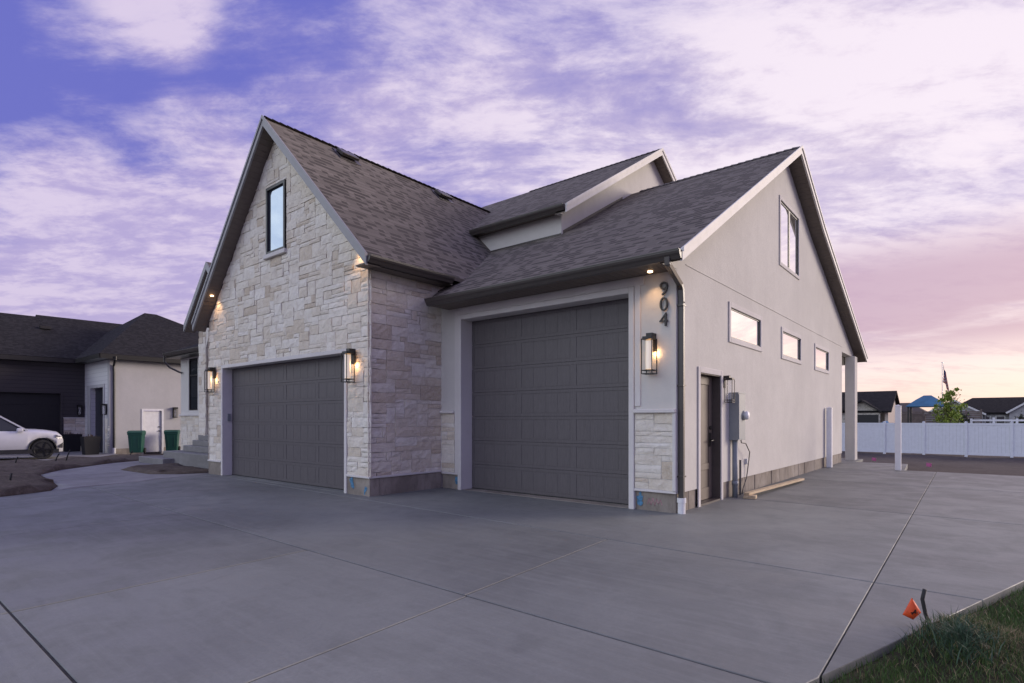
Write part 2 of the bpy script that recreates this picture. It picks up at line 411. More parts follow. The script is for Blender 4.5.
# draped sheets
def inpoly(x,y,P):
    c=False; n=len(P)
    for i in range(n):
        x1,y1=P[i];x2,y2=P[(i+1)%n]
        if (y1>y)!=(y2>y) and x<(x2-x1)*(y-y1)/(y2-y1)+x1: c=not c
    return c
def drape(name,poly,m,top,skirt=.14,bumpf=None,step=.5):
    bm=bmesh.new(); vs=[bm.verts.new((x,y,0)) for x,y in poly]; bm.faces.new(vs)
    bmesh.ops.triangulate(bm,faces=bm.faces[:])
    x0=min(p[0] for p in poly);x1=max(p[0] for p in poly);y0=min(p[1] for p in poly);y1=max(p[1] for p in poly)
    for k in range(1,int((x1-x0)/step)+1): bmesh.ops.bisect_plane(bm,geom=bm.verts[:]+bm.edges[:]+bm.faces[:],plane_co=(x0+k*step,0,0),plane_no=(1,0,0))
    for k in range(1,int((y1-y0)/step)+1): bmesh.ops.bisect_plane(bm,geom=bm.verts[:]+bm.edges[:]+bm.faces[:],plane_co=(0,y0+k*step,0),plane_no=(0,1,0))
    bd=[e for e in bm.edges if len(e.link_faces)==1]; bv={v for e in bd for v in e.verts}
    for v in bm.verts:
        v.co.z=drop(v.co.x,v.co.y)+top+(bumpf(v.co.x,v.co.y,v in bv) if bumpf else 0)
    g_=bmesh.ops.extrude_edge_only(bm,edges=bd)
    for v in g_['geom']:
        if isinstance(v,bmesh.types.BMVert): v.co.z-=skirt
    bmesh.ops.recalc_face_normals(bm,faces=bm.faces[:])
    me=bpy.data.meshes.new(name); bm.to_mesh(me); bm.free()
    o=finish(me,name,m); kind(o,'structure')
    for p in me.polygons: p.use_smooth = abs(p.normal.z)>.3
    return o
drape('walkway',[(-14.07,8.5),(-14.07,5.72),(-12.96,2.56),(-13.78,2.83),(-15.26,3.0),(-16.84,3.12),(-18.06,3.75),(-19.0,4.6),(-20.02,5.4),(-20.9,6.6),(-21.0,8.5)],M['walk'],-.004)
drape('neighbor_driveway',[(-34.7,8.1),(-34.7,-9),(-23.6,-9),(-24.2,1.0),(-24.9,4.2),(-25.8,6.0),(-26.6,8.3),(-30.6,8.3)],M['far_concrete'],-.006)
def bedbump(x,y,edge):
    if edge: return 0
    return .02+.10*abs(math.sin(x*1.7+1)*math.sin(y*1.9+.5))+.03*random.random()
drape('soil_bed',[(-12.93,2.54),(-12.58,1.82),(-11.6,-1.5),(-11,-6),(-24.3,-6),(-24.2,1.0),(-24.9,4.2),(-25.8,6.0),(-26.4,8.3),(-24.5,8.5),(-21.0,8.45),(-20.9,6.6),(-20.02,5.4),(-19.0,4.6),(-18.06,3.75),(-16.84,3.12),(-15.26,3.0),(-13.78,2.83)],M['dirt'],.006,.16,bedbump,.33)
drape('soil_island',[(-16.9,4.75),(-15.1,4.82),(-14.55,5.25),(-14.35,5.95),(-14.35,6.25),(-17.3,6.25),(-17.75,5.5),(-17.4,5.05)],M['dirt'],.008,.1,lambda x,y,e:0 if e else .02+.05*random.random(),.25)
# far utility field tone: gravelly strip in front of the fence stays the ground sheet

# ------------------------------------------------------------------ stone facing
def ashlar(O,u,n,W,H,holes,parent,name='stone_facing',clips=(),unit=(.095,.085),seed=1,warm=0,corner=None):
    """random ashlar on a lattice; real stones each standing slightly proud"""
    rr=random.Random(seed); U=unit[0]; V=unit[1]
    nu=max(1,round(W/U)); nv=max(1,round(H/V)); U=W/nu; V=H/nv
    jl=[0]+[rr.uniform(-.014,.014) for _ in range(nv-1)]+[0]
    ju=[0]+[rr.uniform(-.02,.02) for _ in range(nu-1)]+[0]
    occ=[[0]*nu for _ in range(nv)]
    def inh(a,b_,c,d):
        for h in holes:
            if a<h[2]-.002 and c>h[0]+.002 and b_<h[3]-.002 and d>h[1]+.002: return True
        return False
    # hole borders: cells overlapping are trimmed instead of dropped
    O=Vector(O);u=Vector(u);n=Vector(n);off=WL[parent.name]
    verts=[];faces=[];tones=[]
    def stone(a,b_,c,d):
        if c-a<.025 or d-b_<.025: return
        gap=.004; a+=gap;b_+=gap;c-=gap;d-=gap
        cu=max(2,int((c-a)/.11)+1); cv=max(2,int((d-b_)/.08)+1)
        base=rr.uniform(.005,.015); tu=rr.uniform(-.012,.012); tv=rr.uniform(-.01,.01)
        k=len(verts)
        for j in range(cv+1):
            for i in range(cu+1):
                fi=i/cu; fj=j/cv; e=(i in(0,cu)) or (j in(0,cv))
                pu=a+(c-a)*fi; pz=b_+(d-b_)*fj
                if e:
                    pu+=rr.uniform(-.003,.004)*(1 if i in(0,cu) else 0); pz+=rr.uniform(-.003,.003)
                h=base+tu*(fi-.5)+tv*(fj-.5)+rr.uniform(-.004,.004)+(0 if e else rr.uniform(.001,.009))
                verts.append(O+u*pu+Vector((0,0,pz))+n*max(.002,h)-off)
        for j in range(cv):
            for i in range(cu):
                q=k+j*(cu+1)+i; faces.append((q,q+1,q+cu+2,q+cu+1))
        ring=[k+i for i in range(cu+1)]+[k+j*(cu+1)+cu for j in range(1,cv+1)]+[k+cv*(cu+1)+i for i in range(cu-1,-1,-1)]+[k+j*(cu+1) for j in range(cv-1,0,-1)]
        k2=len(verts)
        for r_ in ring:
            p=verts[r_]+off; dd=(p-O).dot(n); verts.append(p-n*(dd+.01)-off)
        for i in range(len(ring)):
            j=(i+1)%len(ring); faces.append((ring[j],ring[i],k2+i,k2+j))
        t=min(1,max(0,rr.betavariate(2.2,1.6)-warm)); 
        if rr.random()<.07+warm*.5: t=rr.uniform(0,.18)
        tones.extend([t]*(cu*cv+len(ring)))
    for j in range(nv):
        for i in range(nu):
            if occ[j][i]: continue
            h=rr.choices((1,2,3),(.42,.45,.13))[0]; w=rr.randint(2,5) if h==1 else rr.randint(3,6) if h==2 else rr.randint(3,5)
            if h==1 and rr.random()<.3: w+=2
            w=min(w,nu-i); h=min(h,nv-j)
            while w>1 and any(occ[j][i+q] for q in range(w)): w-=1
            if nu-(i+w)==1: w=min(w+1,nu-i) if not occ[j][min(nu-1,i+w)] else w
            while h>1 and any(occ[j+r_][i+q] for r_ in range(h) for q in range(w)): h-=1
            for r_ in range(h):
                for q in range(w): occ[j+r_][i+q]=1
            a=i*U+ju[i]; c=(i+w)*U+ju[i+w]; b_=j*V+jl[j]; d=(j+h)*V+jl[j+h]
            rects=[(a,b_,c,d)]
            for hh in holes:
                nr=[]
                for (a,b_,c,d) in rects:
                    if not(a<hh[2] and c>hh[0] and b_<hh[3] and d>hh[1]): nr.append((a,b_,c,d)); continue
                    if a<hh[0]: nr.append((a,b_,hh[0],d))
                    if c>hh[2]: nr.append((hh[2],b_,c,d))
                    if b_<hh[1]: nr.append((max(a,hh[0]),b_,min(c,hh[2]),hh[1]))
                    if d>hh[3]: nr.append((max(a,hh[0]),hh[3],min(c,hh[2]),d))
                rects=nr
            for q in rects: stone(*q)
    me=bpy.data.meshes.new(name); me.from_pydata([tuple(v) for v in verts],[],faces); settone(me,tones)
    if clips:
        bm=bmesh.new(); bm.from_mesh(me)
        for (pc,pn) in clips:
            bmesh.ops.bisect_plane(bm,geom=bm.verts[:]+bm.edges[:]+bm.faces[:],plane_co=Vector(pc)-off,plane_no=pn,clear_outer=True)
        bm.to_mesh(me); bm.free()
    return finish(me,name,M['stone'],parent)

# ------------------------------------------------------------------ roofs
def plate(name,planes,m,parent,th=.07):
    """planes: list of (polygon 3D, uvec horizontal). UV in metres along eave and up the slope"""
    off=WL[parent.name]; verts=[];faces=[];uvs=[]
    for poly,uu in planes:
        P=[Vector(p) for p in poly]; uu=Vector(uu).normalized()
        nn=(P[1]-P[0]).cross(P[2]-P[0]).normalized()
        if nn.z<0: P=P[::-1]; nn=-nn
        vv=nn.cross(uu).normalized()
        if vv.z<0: vv=-vv
        n=len(P); k=len(verts)
        verts+= [p-off for p in P]+[p-off-Vector((0,0,th)) for p in P]
        faces.append([k+i for i in range(n)]); uvs.append([(p.dot(uu),p.dot(vv)) for p in P])
        faces.append([k+n+i for i in range(n)][::-1]); uvs.append([(0,0)]*n)
        for i in range(n):
            j=(i+1)%n; faces.append([k+i,k+n+i,k+n+j,k+j]); uvs.append([(P[i].dot(uu),P[i].dot(vv))]*4)
    me=bpy.data.meshes.new(name); me.from_pydata([tuple(v) for v in verts],[],faces)
    l=me.uv_layers.new(name='UVMap'); flat=[c for f in uvs for q in f for c in q]; l.data.foreach_set('uv',flat)
    return finish(me,name,m,parent)

# ================================================================== THE HOUSE
HO=(-8.6,12.0,0)
house=thing('stone_house','cream stone and pale stucco house with steep grey shingle gables and two grey garage doors','house',HO)
GX=-10.92; GZ=7.29; SR=.99; SLF=1.095         # gable over the double garage
zr=lambda x: GZ-SR*(x-GX) if x>GX else GZ-SLF*(GX-x)
# double-garage front wall
GO=(-13.38,-8.58,2.46)
WU=(-11.33,-10.58,4.67,6.04)
wt=.19
X0,X1=-14.15,-7.85
out=[(X0,0),(GO[0]-.03,0),(GO[0]-.03,GO[2]+.03),(GO[1]+.03,GO[2]+.03),(GO[1]+.03,0),(X1-.03,0),(X1-.03,zr(X1)-wt),(GX,GZ-wt),(X0,zr(X0)-wt)]
wall('gable_wall',(0,5.78,0),(1,0,0),(0,-1,0),out,[rect(WU[0],WU[2],WU[1],WU[3])],.20,M['mortar'],house)
nr=Vector((SR,0,1)).normalized(); nl=Vector((-SLF,0,1)).normalized()
TB=.075
ashlar((X0,5.775,.31),(1,0,0),(0,-1,0),X1-X0+.02,6.9,[(GO[0]-TB-X0,-1,GO[1]+TB-X0,GO[2]+TB-.31),(WU[0]-X0-.02,WU[2]-.31-.09,WU[1]-X0+.02,WU[3]-.31+.02)],house,
       clips=[((GX,0,GZ-wt),nr),((GX,0,GZ-wt),nl)],seed=3)
# return wall
wall('return_wall',(-7.88,0,0),(0,1,0),(1,0,0),[(5.78,0),(7.6,0),(7.6,3.98),(5.78,3.98)],[],.2,M['mortar'],house)
ashlar((-7.875,5.735,.31),(0,1,0),(1,0,0),1.72,3.62,[],house,seed=11,warm=.10)
# left return wall and rear/other walls
wall('return_wall',(X0+.02,0,0),(0,1,0),(-1,0,0),[(5.98,0),(12,0),(12,3.4),(5.98,3.4)],[],.2,M['stucco'],house)
ashlar((X0+.02,7.0,.31),(0,-1,0),(-1,0,0),1.25,3.1,[],house,seed=13,warm=.12)
# garage bay reveal trim (stucco returns) round the double door
def surround(x0,x1,zt,yf,yb,w,m,proud=.012,z0=0):
    b=MB()
    b.box(x0-w,yf-proud,z0,x0,yb,zt+w); b.box(x1,yf-proud,z0,x1+w,yb,zt+w); b.box(x0,yf-proud,zt,x1,yb,zt+w)
    return b.build('door_surround',m,house,bevel=.006)
surround(GO[0],GO[1],GO[2],5.765,5.99,TB,M['stucco_trim'],.018)
# concrete foundation blocks (front)
b=MB()
for q in ((X0-.01,5.765,-.1,GO[0]-TB,5.97,.30),(GO[1]+TB,5.765,-.1,-7.862,5.97,.30),(-8.0,5.972,-.1,-7.862,7.42,.30),(-7.858,7.425,-.1,-7.31-TB,7.60,.27),(-3.91+TB,7.425,-.1,-3.215,7.60,.27)):
    b=MB(); b.box(*q); b.build('foundation',M['found'],house,bevel=.008)
# blocky side foundation with form marks
b=MB(); y=7.44
while y<19.5:
    w=random.choice((.42,.55,.6,.38)); y2=min(19.5,y+w)
    b=MB()
    if not(y2>8.14 and y<9.2): b.box(-3.42,y+.006,-.1,-3.218+random.uniform(-.006,.006),y2-.006,.275)
    elif y<8.14: b.box(-3.42,y+.006,-.1,-3.218,8.13,.275)
    elif y2>9.2: b.box(-3.42,9.205,-.1,-3.218,y2-.006,.275)
    y=y2
    if b.v: b.build('foundation',M['found'],house,bevel=.006)
# weep screed ledge under the stone / stucco
for q in ((X0,5.735,.30,GO[0]-TB,5.77,.335),(GO[1]+TB,5.735,.30,-7.872,5.77,.335),(-7.87,5.735,.30,-7.835,7.374,.335),(-7.834,7.375,.27,-7.31-TB,7.42,.305),(-3.91+TB,7.375,.27,-3.2,7.42,.305)):
    b=MB(); b.box(*q); b.build('ledge_trim',M['stucco_trim'],house,bevel=.006)
# --- RV bay front wall
RO=(-7.31,-3.91,3.12)
wall('garage_wall',(0,7.40,0),(1,0,0),(0,-1,0),[(-7.872,.272),(RO[0]-.03,.272),(RO[0]-.03,RO[2]+.03),(RO[1]+.03,RO[2]+.03),(RO[1]+.03,.272),(-3.203,.272),(-3.203,3.50),(-7.872,3.50)],[],.2,M['stucco'],house)
surround(RO[0],RO[1],RO[2],7.40,7.68,.085,M['stucco_trim'],.035)
b=MB()      # outer step of the surround
b.box(RO[0]-.18,7.382,.30,RO[0]-.087,7.41,3.30); b.box(RO[1]+.087,7.382,1.48,RO[1]+.18,7.41,3.22); b.box(RO[0]-.087,7.382,RO[2]+.088,RO[1]+.24,7.41,3.34)
b.build('wall_trim',M['stucco_trim'],house,bevel=.006)
# wainscots
ashlar((-7.845,7.398,.305),(1,0,0),(0,-1,0),-7.31-.19+7.845,1.10,[],house,seed=21)
ashlar((-3.91+.09,7.398,.305),(1,0,0),(0,-1,0),3.91-.09-3.24,1.08,[],house,seed=22)
for q in ((-7.85,7.335,1.405,-7.31-.186,7.41,1.455),(-3.91+.087,7.335,1.385,-3.195,7.41,1.44),(-3.245,7.36,.306,-3.195,7.398,1.384)):
    b=MB(); b.box(*q); b.build('stone_cap',M['stucco_trim'],house,bevel=.008)
# --- side wall, plane X=-3.2
prof=[(6.88,3.46),(13.12,7.07),(15.40,5.98),(22.17,3.36)]; RX=-2.93
def zp(y):
    for (a,za),(c,zc) in zip(prof,prof[1:]):
        if a<=y<=c: return za+(zc-za)*(y-a)/(c-a)
    return prof[0][1]
uw=.16
DO=(8.23,9.10,1.99)
sw=[(9.56,11.23,2.66,3.16),(12.78,14.33,2.65,3.15),(15.88,17.47,2.62,3.12)]
UPW=(12.62,14.14,4.57,5.87)
out=[(7.404,.272),(DO[0]-.03,.272),(DO[0]-.03,DO[2]+.03),(DO[1]+.03,DO[2]+.03),(DO[1]+.03,.272),(19.5,.272),(19.5,3.33),(21.5,3.33),(21.5,zp(21.5)-uw),(prof[2][0],prof[2][1]-uw),(prof[1][0],prof[1][1]-uw),(7.404,zp(7.4)-uw)]
wall('side_wall',(-3.2,0,0),(0,1,0),(1,0,0),out,[rect(a-.002,c-.002,b_+.002,d+.002) for a,b_,c,d in sw]+[rect(UPW[0],UPW[2],UPW[1],UPW[3])],.2,M['stucco'],house)
wall('side_wall',(-3.2,0,0),(0,1,0),(1,0,0),[(9.12,0),(19.45,0),(19.45,.271),(9.12,.271)],[],.1,M['found'],house).location.x-=.12
wall('rear_wall',(0,19.5,0),(1,0,0),(0,1,0),[(-14,0),(-3.4,0),(-3.4,3.7),(-14,3.7)],[],.2,M['stucco'],house)
# control joint band (thin raised bead)
b=MB(); b.box(-3.202,7.72,3.475,-3.192,19.45,3.487); b.build('control_joint',M['stucco'],house)
# porch beam and column at the rear corner
b=MB(); b.box(-3.40,19.52,3.325,-3.21,21.49,3.36); b.box(-6.5,21.22,3.08,-3.42,21.48,3.34); b.build('porch_beam',M['stucco'],house,bevel=.01)
b=MB(); b.box(-3.36,21.0,-.1,-3.085,21.5,3.325); b.build('porch_column',M['stucco'],house,bevel=.012)
b=MB(); b.box(-8,19.88,-.1,-2.95,21.7,-.02); b.build('porch_slab',M['concrete'],house)
# window builder on +X wall
def trimband(y0,y1,z0,z1,w,x=-3.2,p=.022,bot=True):
    b=MB(); b.box(x,y0-w,z0-(w if bot else 0),x+p,y0,z1+w); b.box(x,y1,z0-(w if bot else 0),x+p,y1+w,z1+w); b.box(x,y0,z1,x+p,y1,z1+w)
    if bot: b.box(x,y0,z0-w,x+p,y1,z0)
    return b.build('window_trim' if bot else 'door_trim',M['stucco_trim'],house,bevel=.005)
def window_x(y0,y1,z0,z1,x=-3.2,mull=None,depth=.004,fw=.022):
    f=MB(); xa=x-depth; 
    f.box(xa-.10,y0,z0,xa,y0+fw,z1); f.box(xa-.10,y1-fw,z0,xa,y1,z1); f.box(xa-.10,y0+fw,z0,xa-.004,y1-fw,z0+fw); f.box(xa-.10,y0+fw,z1-fw,xa-.004,y1-fw,z1)
    if mull: f.box(xa-.05,mull-.05,z0+fw,xa-.002,mull+.05,z1-fw)
    fo=f.build('window',M['black_metal'],house)
    pd=.014; p=MB(); p.box(xa-pd-.01,y0+fw,z0+fw,xa-pd,y1-fw,z1-fw); p.build('pane',M['glass'],fo)
for a,b_,c,d in sw:
    trimband(a,b_,c,d,.085); window_x(a,b_,c,d)
trimband(UPW[0],UPW[1],UPW[2],UPW[3],.075); window_x(UPW[0],UPW[1],UPW[2],UPW[3],mull=13.40,fw=.03)
trimband(DO[0],DO[1],0,DO[2],.085,bot=False)
# side door
b=MB(); b.box(-3.37,DO[1]-.012,0,-3.20,DO[1],DO[2]); b.box(-3.37,DO[0],0,-3.20,DO[0]+.012,DO[2]); b.box(-3.37,DO[0]+.012,DO[2]-.012,-3.2,DO[1]-.012,DO[2]); b.box(-3.5,DO[0],-.05,-3.19,DO[1],.03)
b.build('door_frame',M['door_dark'],house)
b=MB(); xd=-3.34
b.box(xd-.05,DO[0]+.02,.035,xd,DO[1]-.02,DO[2]-.02)
for (a,c,z0,z1) in ((DO[0]+.02,DO[0]+.14,.035,1.97),(DO[1]-.14,DO[1]-.02,.035,1.97)): b.box(xd,a,z0,xd+.014,c,z1)
for (z0,z1) in ((.035,.22),(.50,.60),(1.84,1.97)): b.box(xd,DO[0]+.14,z0,xd+.014,DO[1]-.14,z1)
ed=b.build('door',M['entry'],house,bevel=.004)
b=MB(); yh=DO[0]+.76
b.tube([(xd+.01,yh,.96),(xd+.075,yh,.96)],.016,8); b.tube([(xd+.07,yh+.01,.96),(xd+.075,yh-.11,.955)],.011,8); b.box(xd+.012,yh-.035,.86,xd+.024,yh+.035,1.08)
b.tube([(xd+.01,yh,1.16),(xd+.035,yh,1.16)],.032,10)
b.build('handle',M['black_metal'],ed)
# upper front window
f=MB(); x0,x1,z0,z1=WU; yb=5.80
f.box(x0,5.735,z0,x0+.055,5.86,z1); f.box(x1-.055,5.735,z0,x1,5.86,z1); f.box(x0+.055,5.735,z0,x1-.055,5.86,z0+.055); f.box(x0+.055,5.735,z1-.055,x1-.055,5.86,z1)
fo=f.build('window',M['black_metal'],house)
p=MB(); p.box(x0+.05,5.775,z0+.05,x1-.05,5.785,z1-.05); p.build('pane',M['glass_front'],fo)
p=MB(); p.box(x0-.05,5.70,z0-.085,x1+.05,5.775,z0-.002); p.build('sill',M['stucco_trim'],fo,bevel=.006)
# garage doors
def garage_door(x0,x1,zt,y,rows,cols,boards):
    root=MB(); root.box(x0-.02,y+.045,-.0,x1+.02,y+.085,zt+.02)
    d=root.build('garage_door',M['black_metal'],house)
    h=(zt-.02)/rows; W=(x1-x0)
    for r in range(rows):
        s=MB(); z0=.02+r*h+.002; z1=.02+(r+1)*h-.002
        s.box(x0,y+.006,z0,x1,y+.043,z1)
        cw=W/cols; st=.055; rl=.05
        s.box(x0,y,z0,x1,y+.006,z0+rl); s.box(x0,y,z1-rl,x1,y+.006,z1)
        for c in range(cols+1):
            a=x0+c*cw-(st if c else 0); e=x0+c*cw+(st if c<cols else 0)
            s.box(max(a,x0),y,z0+rl,min(e,x1),y+.006,z1-rl)
        for c in range(cols):
            a=x0+c*cw+st+.012; e=x0+(c+1)*cw-st-.012; bw=(e-a)/boards
            for k in range(boards): s.box(a+k*bw+.003,y+.003,z0+rl+.010,a+(k+1)*bw-.003,y+.006,z1-rl-.010)
        s.build('section',M['garage'],d,bevel=.002)
    w=MB(); w.box(x0,y-.004,.0,x1,y+.03,.022); w.build('weather_seal',M['rubber'],d)
garage_door(-13.37,-8.59,2.455,5.965,6,4,4)
garage_door(-7.30,-3.92,3.115,7.655,7,3,4)
b=MB(); b.box(-7.3,7.42,-.10,-3.92,7.65,.006); b.build('threshold',M['found'],house)
b=MB(); b.box(-13.37,5.79,-.10,-8.59,5.96,.005); b.build('threshold',M['concrete'],house)
# keypad on left jamb
b=MB(); b.box(-13.378,5.86,1.25,-13.353,5.93,1.42); kp=b.build('keypad',M['meter'],house,bevel=.004)

# --- roofs
ux=(1,0,0); uy=(0,1,0)
plate('gable_roof',[([(GX,5.5,GZ),(-7.55,5.5,zr(-7.55)),(-7.55,13,zr(-7.55)),(GX,13,GZ)],uy),
                    ([(GX,5.5,GZ),(GX,13,GZ),(-14.32,13,zr(-14.32)),(-14.32,5.5,zr(-14.32))],uy)],M['shingle'],house)
UX=-6.6; US=.615; UE=(9.7,5.75); UR=(14.27,5.75+.615*4.57)
plate('main_roof',[([(-7.62,prof[0][0],prof[0][1]),(RX,prof[0][0],prof[0][1]),(RX,prof[1][0],prof[1][1]),(-10.5,prof[1][0],prof[1][1]),(-10.5,7.7,zp(7.7)),(-7.78,7.3,zp(7.3))],ux),
                   ([(-10.5,*prof[1]),(RX,*prof[1]),(RX,*prof[2]),(-10.5,*prof[2])],ux),
                   ([(-14,*prof[2]),(RX,*prof[2]),(RX,*prof[3]),(-14,*prof[3])],ux)],M['shingle'],house)
plate('upper_roof',[([(-19,UE[0],UE[1]),(UX,UE[0],UE[1]),(UX,UR[0],UR[1]),(-19,UR[0],UR[1])],ux),
                    ([(-19,UR[0],UR[1]),(UX,UR[0],UR[1]),(UX,18.84,UE[1]),(-19,18.84,UE[1])],ux)],M['shingle'],house)
# ridge caps
def ridge(a,b_,name='ridge_cap',m=None,par=None,w=.13):
    a=Vector(a);b_=Vector(b_);L=(b_-a).length;d=(b_-a)/L; s=d.cross(Vector((0,0,1))).normalized(); mb=MB(); t=0; i=0
    while t<L:
        t2=min(L,t+.16); z=.018+.012; p=a+d*t; q=a+d*min(L,t2+.03)
        lift0=Vector((0,0,.012)); lift1=Vector((0,0,.030))
        mb.add([p+s*w+Vector((0,0,-w*.62))+lift1,p+lift1,p-s*w+Vector((0,0,-w*.62))+lift1,q+s*w+Vector((0,0,-w*.62))+lift0,q+lift0,q-s*w+Vector((0,0,-w*.62))+lift0],[(0,1,4,3),(1,2,5,4),(0,3,5,2)])
        t=t2
    return mb.build(name,m or M['ridge'],par or house)
M['ridge']=simple('ridge_shingle',(.105,.093,.085),.93,var=.4,scale=9,bs=.4,bscale=90)
ridge((GX,5.5,GZ),(GX,12.2,GZ),w=.12); ridge((-6.6,*prof[1]),(RX,*prof[1])); ridge((-11.0,UR[0],UR[1]),(UX,UR[0],UR[1]))
# fascia (rake) boards and soffits
def rakeb(P,Q,axis,w,h,m,name='rake_board',drop_=.02,out_=0):
    """board hanging under the roof edge from P to Q; axis 'x' = faces +X, 'y' = faces -Y"""
    P=Vector(P);Q=Vector(Q); b=MB(); off=Vector((w,0,0)) if axis=='x' else Vector((0,-w,0))
    z=Vector((0,0,1)); s=Vector((out_,0,0)) if axis=='x' else Vector((0,-out_,0))
    b.prism([P-z*drop_+s,Q-z*drop_+s,Q-z*(drop_+h)+s,P-z*(drop_+h)+s],off)
    return b.build(name,m,house)
zE=zr(-7.55); zL=zr(-14.32)
for (p,q) in (((GX,5.5,GZ+.02),(-7.55,5.5,zE+.02)),((GX,5.5,GZ+.02),(-14.32,5.5,zL+.02))):
    rakeb(p,q,'y',.035,.19,M['fascia_grey'],out_=.002); rakeb(p,q,'y',.02,.07,M['fascia_grey'],'rake_drip_edge',0,.037)
for (p,q) in [((RX,prof[k][0],prof[k][1]+.02),(RX,prof[k+1][0],prof[k+1][1]+.02)) for k in range(3)]:
    rakeb(p,q,'x',.035,.155,M['fascia_light'],out_=.002); rakeb(p,q,'x',.02,.06,M['fascia_light'],'rake_drip_edge',0,.037)
for (p,q) in (((UX,UE[0],UE[1]+.02),(UX,UR[0],UR[1]+.02)),((UX,UR[0],UR[1]+.02),(UX,18.84,UE[1]+.02))):
    rakeb(p,q,'x',.035,.17,M['fascia_light'],out_=.002); rakeb(p,q,'x',.02,.07,M['fascia_light'],'rake_drip_edge',0,.037)
def soffit(P,Q,R_,S_,name='soffit',m=None,lap=None):
    """sloped soffit made of narrow boards between the four corners (P-Q one edge, S-R the other)"""
    P,Q,R_,S_=[Vector(v) for v in(P,Q,R_,S_)]; n=max(2,int((Q-P).length/.12)); b=MB()
    for i in range(n):
        t0=i/n+.03/n; t1=(i+1)/n-.03/n
        a=P.lerp(Q,t0);c=P.lerp(Q,t1);e=S_.lerp(R_,t1);f=S_.lerp(R_,t0)
        b.prism([a,c,e,f],(0,0,.012))
    b.prism([P+Vector((0,0,.014)),Q+Vector((0,0,.014)),R_+Vector((0,0,.014)),S_+Vector((0,0,.014))],(0,0,.006))
    return b.build(name,m or M['soffit'],house)
soffit((GX,5.5,GZ-.18),(-14.32,5.5,zL-.18),(-14.32,5.76,zL-.18),(GX,5.76,GZ-.18))
soffit((GX,5.5,GZ-.18),(-7.55,5.5,zE-.18),(-7.55,5.76,zE-.18),(GX,5.76,GZ-.18))
for k in range(3):
    (a,za),(c,zc)=prof[k],prof[k+1]
    soffit((RX,a,za-.15),(RX,c,zc-.15),(-3.2,c,zc-.15),(-3.2,a,za-.15))
soffit((UX-.01,UE[0],UE[1]-.17),(UX-.01,UR[0],UR[1]-.17),(-6.86,UR[0],UR[1]-.17),(-6.86,UE[0],UE[1]-.17))
soffit((UX-.01,UR[0],UR[1]-.17),(UX-.01,18.84,UE[1]-.17),(-6.86,18.84,UE[1]-.17),(-6.86,UR[0],UR[1]-.17))
# flat eave soffits + fascia behind the gutters
soffit((-7.66,6.92,3.34),(-3.2,6.92,3.34),(-3.2,7.42,3.34),(-7.66,7.42,3.34))
soffit((-7.58,5.5,3.80),(-7.58,7.42,3.80),(-7.88,7.42,3.80),(-7.88,5.5,3.80))
soffit((-9.6,9.75,5.67),(-6.80,9.75,5.67),(-6.80,9.96,5.67),(-9.6,9.96,5.67))
for q in ((-7.66,6.90,3.335,-3.21,6.925,3.40),(-7.60,5.5,3.795,-7.578,7.4,3.88),(-9.6,9.745,5.665,-6.62,9.765,5.70)):
    b=MB(); b.box(*q); b.build('fascia',M['bronze'],house)
b=MB(); b.prism([(-3.21,6.92,3.334),(-3.21,7.403,3.334),(-3.21,7.403,zp(7.4)-.16),(-3.21,6.92,3.38)],(.010,0,0)); b.build('eave_return',M['stucco'],house)
# gutters : K profile
def gutter(a,b_,outv,name='gutter'):
    a=Vector(a);b_=Vector(b_);o=Vector(outv)
    pr=[(0,.0),(.0,-.115),(.065,-.115),(.085,-.075),(.105,-.05),(.115,-.02),(.115,0),(.122,.006),(.122,-.004),(.106,-.012),(.098,-.05),(.078,-.075),(.06,-.105),(.01,-.105),(.01,0)]
    mb=MB(); mb.prism([a+o*p+Vector((0,0,q)) for p,q in pr],b_-a)
    for e,sgn in ((a,1),(b_,-1)):
        d=(b_-a).normalized()*sgn*.004
        mb.prism([e+o*p+Vector((0,0,q)) for p,q in pr[:7]],d)
    return mb.build(name,M['bronze'],house)
gutter((-7.64,6.898,3.44),(RX+.03,6.898,3.44),(0,-1,0))
gutter((-7.575,5.49,3.92),(-7.575,7.36,3.92),(1,0,0))
gutter((-9.28,9.742,5.745),(-6.61,9.742,5.745),(0,-1,0))
# downspout at the corner
b=MB()
pth=[(-3.07,6.83,3.36),(-3.07,6.84,3.28),(-3.15,7.40,3.14),(-3.155,7.46,3.08),(-3.155,7.47,2.9),(-3.155,7.47,.20)]
for i in range(len(pth)-1):
    p=Vector(pth[i]);q=Vector(pth[i+1]); d=(q-p).normalized(); b.bar(p-d*.015,q+d*.015,.075,.06,up=(0,1,.2))
b.build('downspout',M['bronze'],house,bevel=.006)
b=MB()
for z in (.5,1.75,2.85): b=MB(); b.box(-3.205,7.42,z,-3.11,7.52,z+.02); b.build('downspout_strap',M['bronze'],house)
b=MB(); b.tube([(-3.155,7.47,.21),(-3.155,7.47,.0)],.052,14); b.tube([(-3.155,7.47,.215),(-3.155,7.47,.15)],.062,14); b.build('drain_boot',M['white_dull'],house)
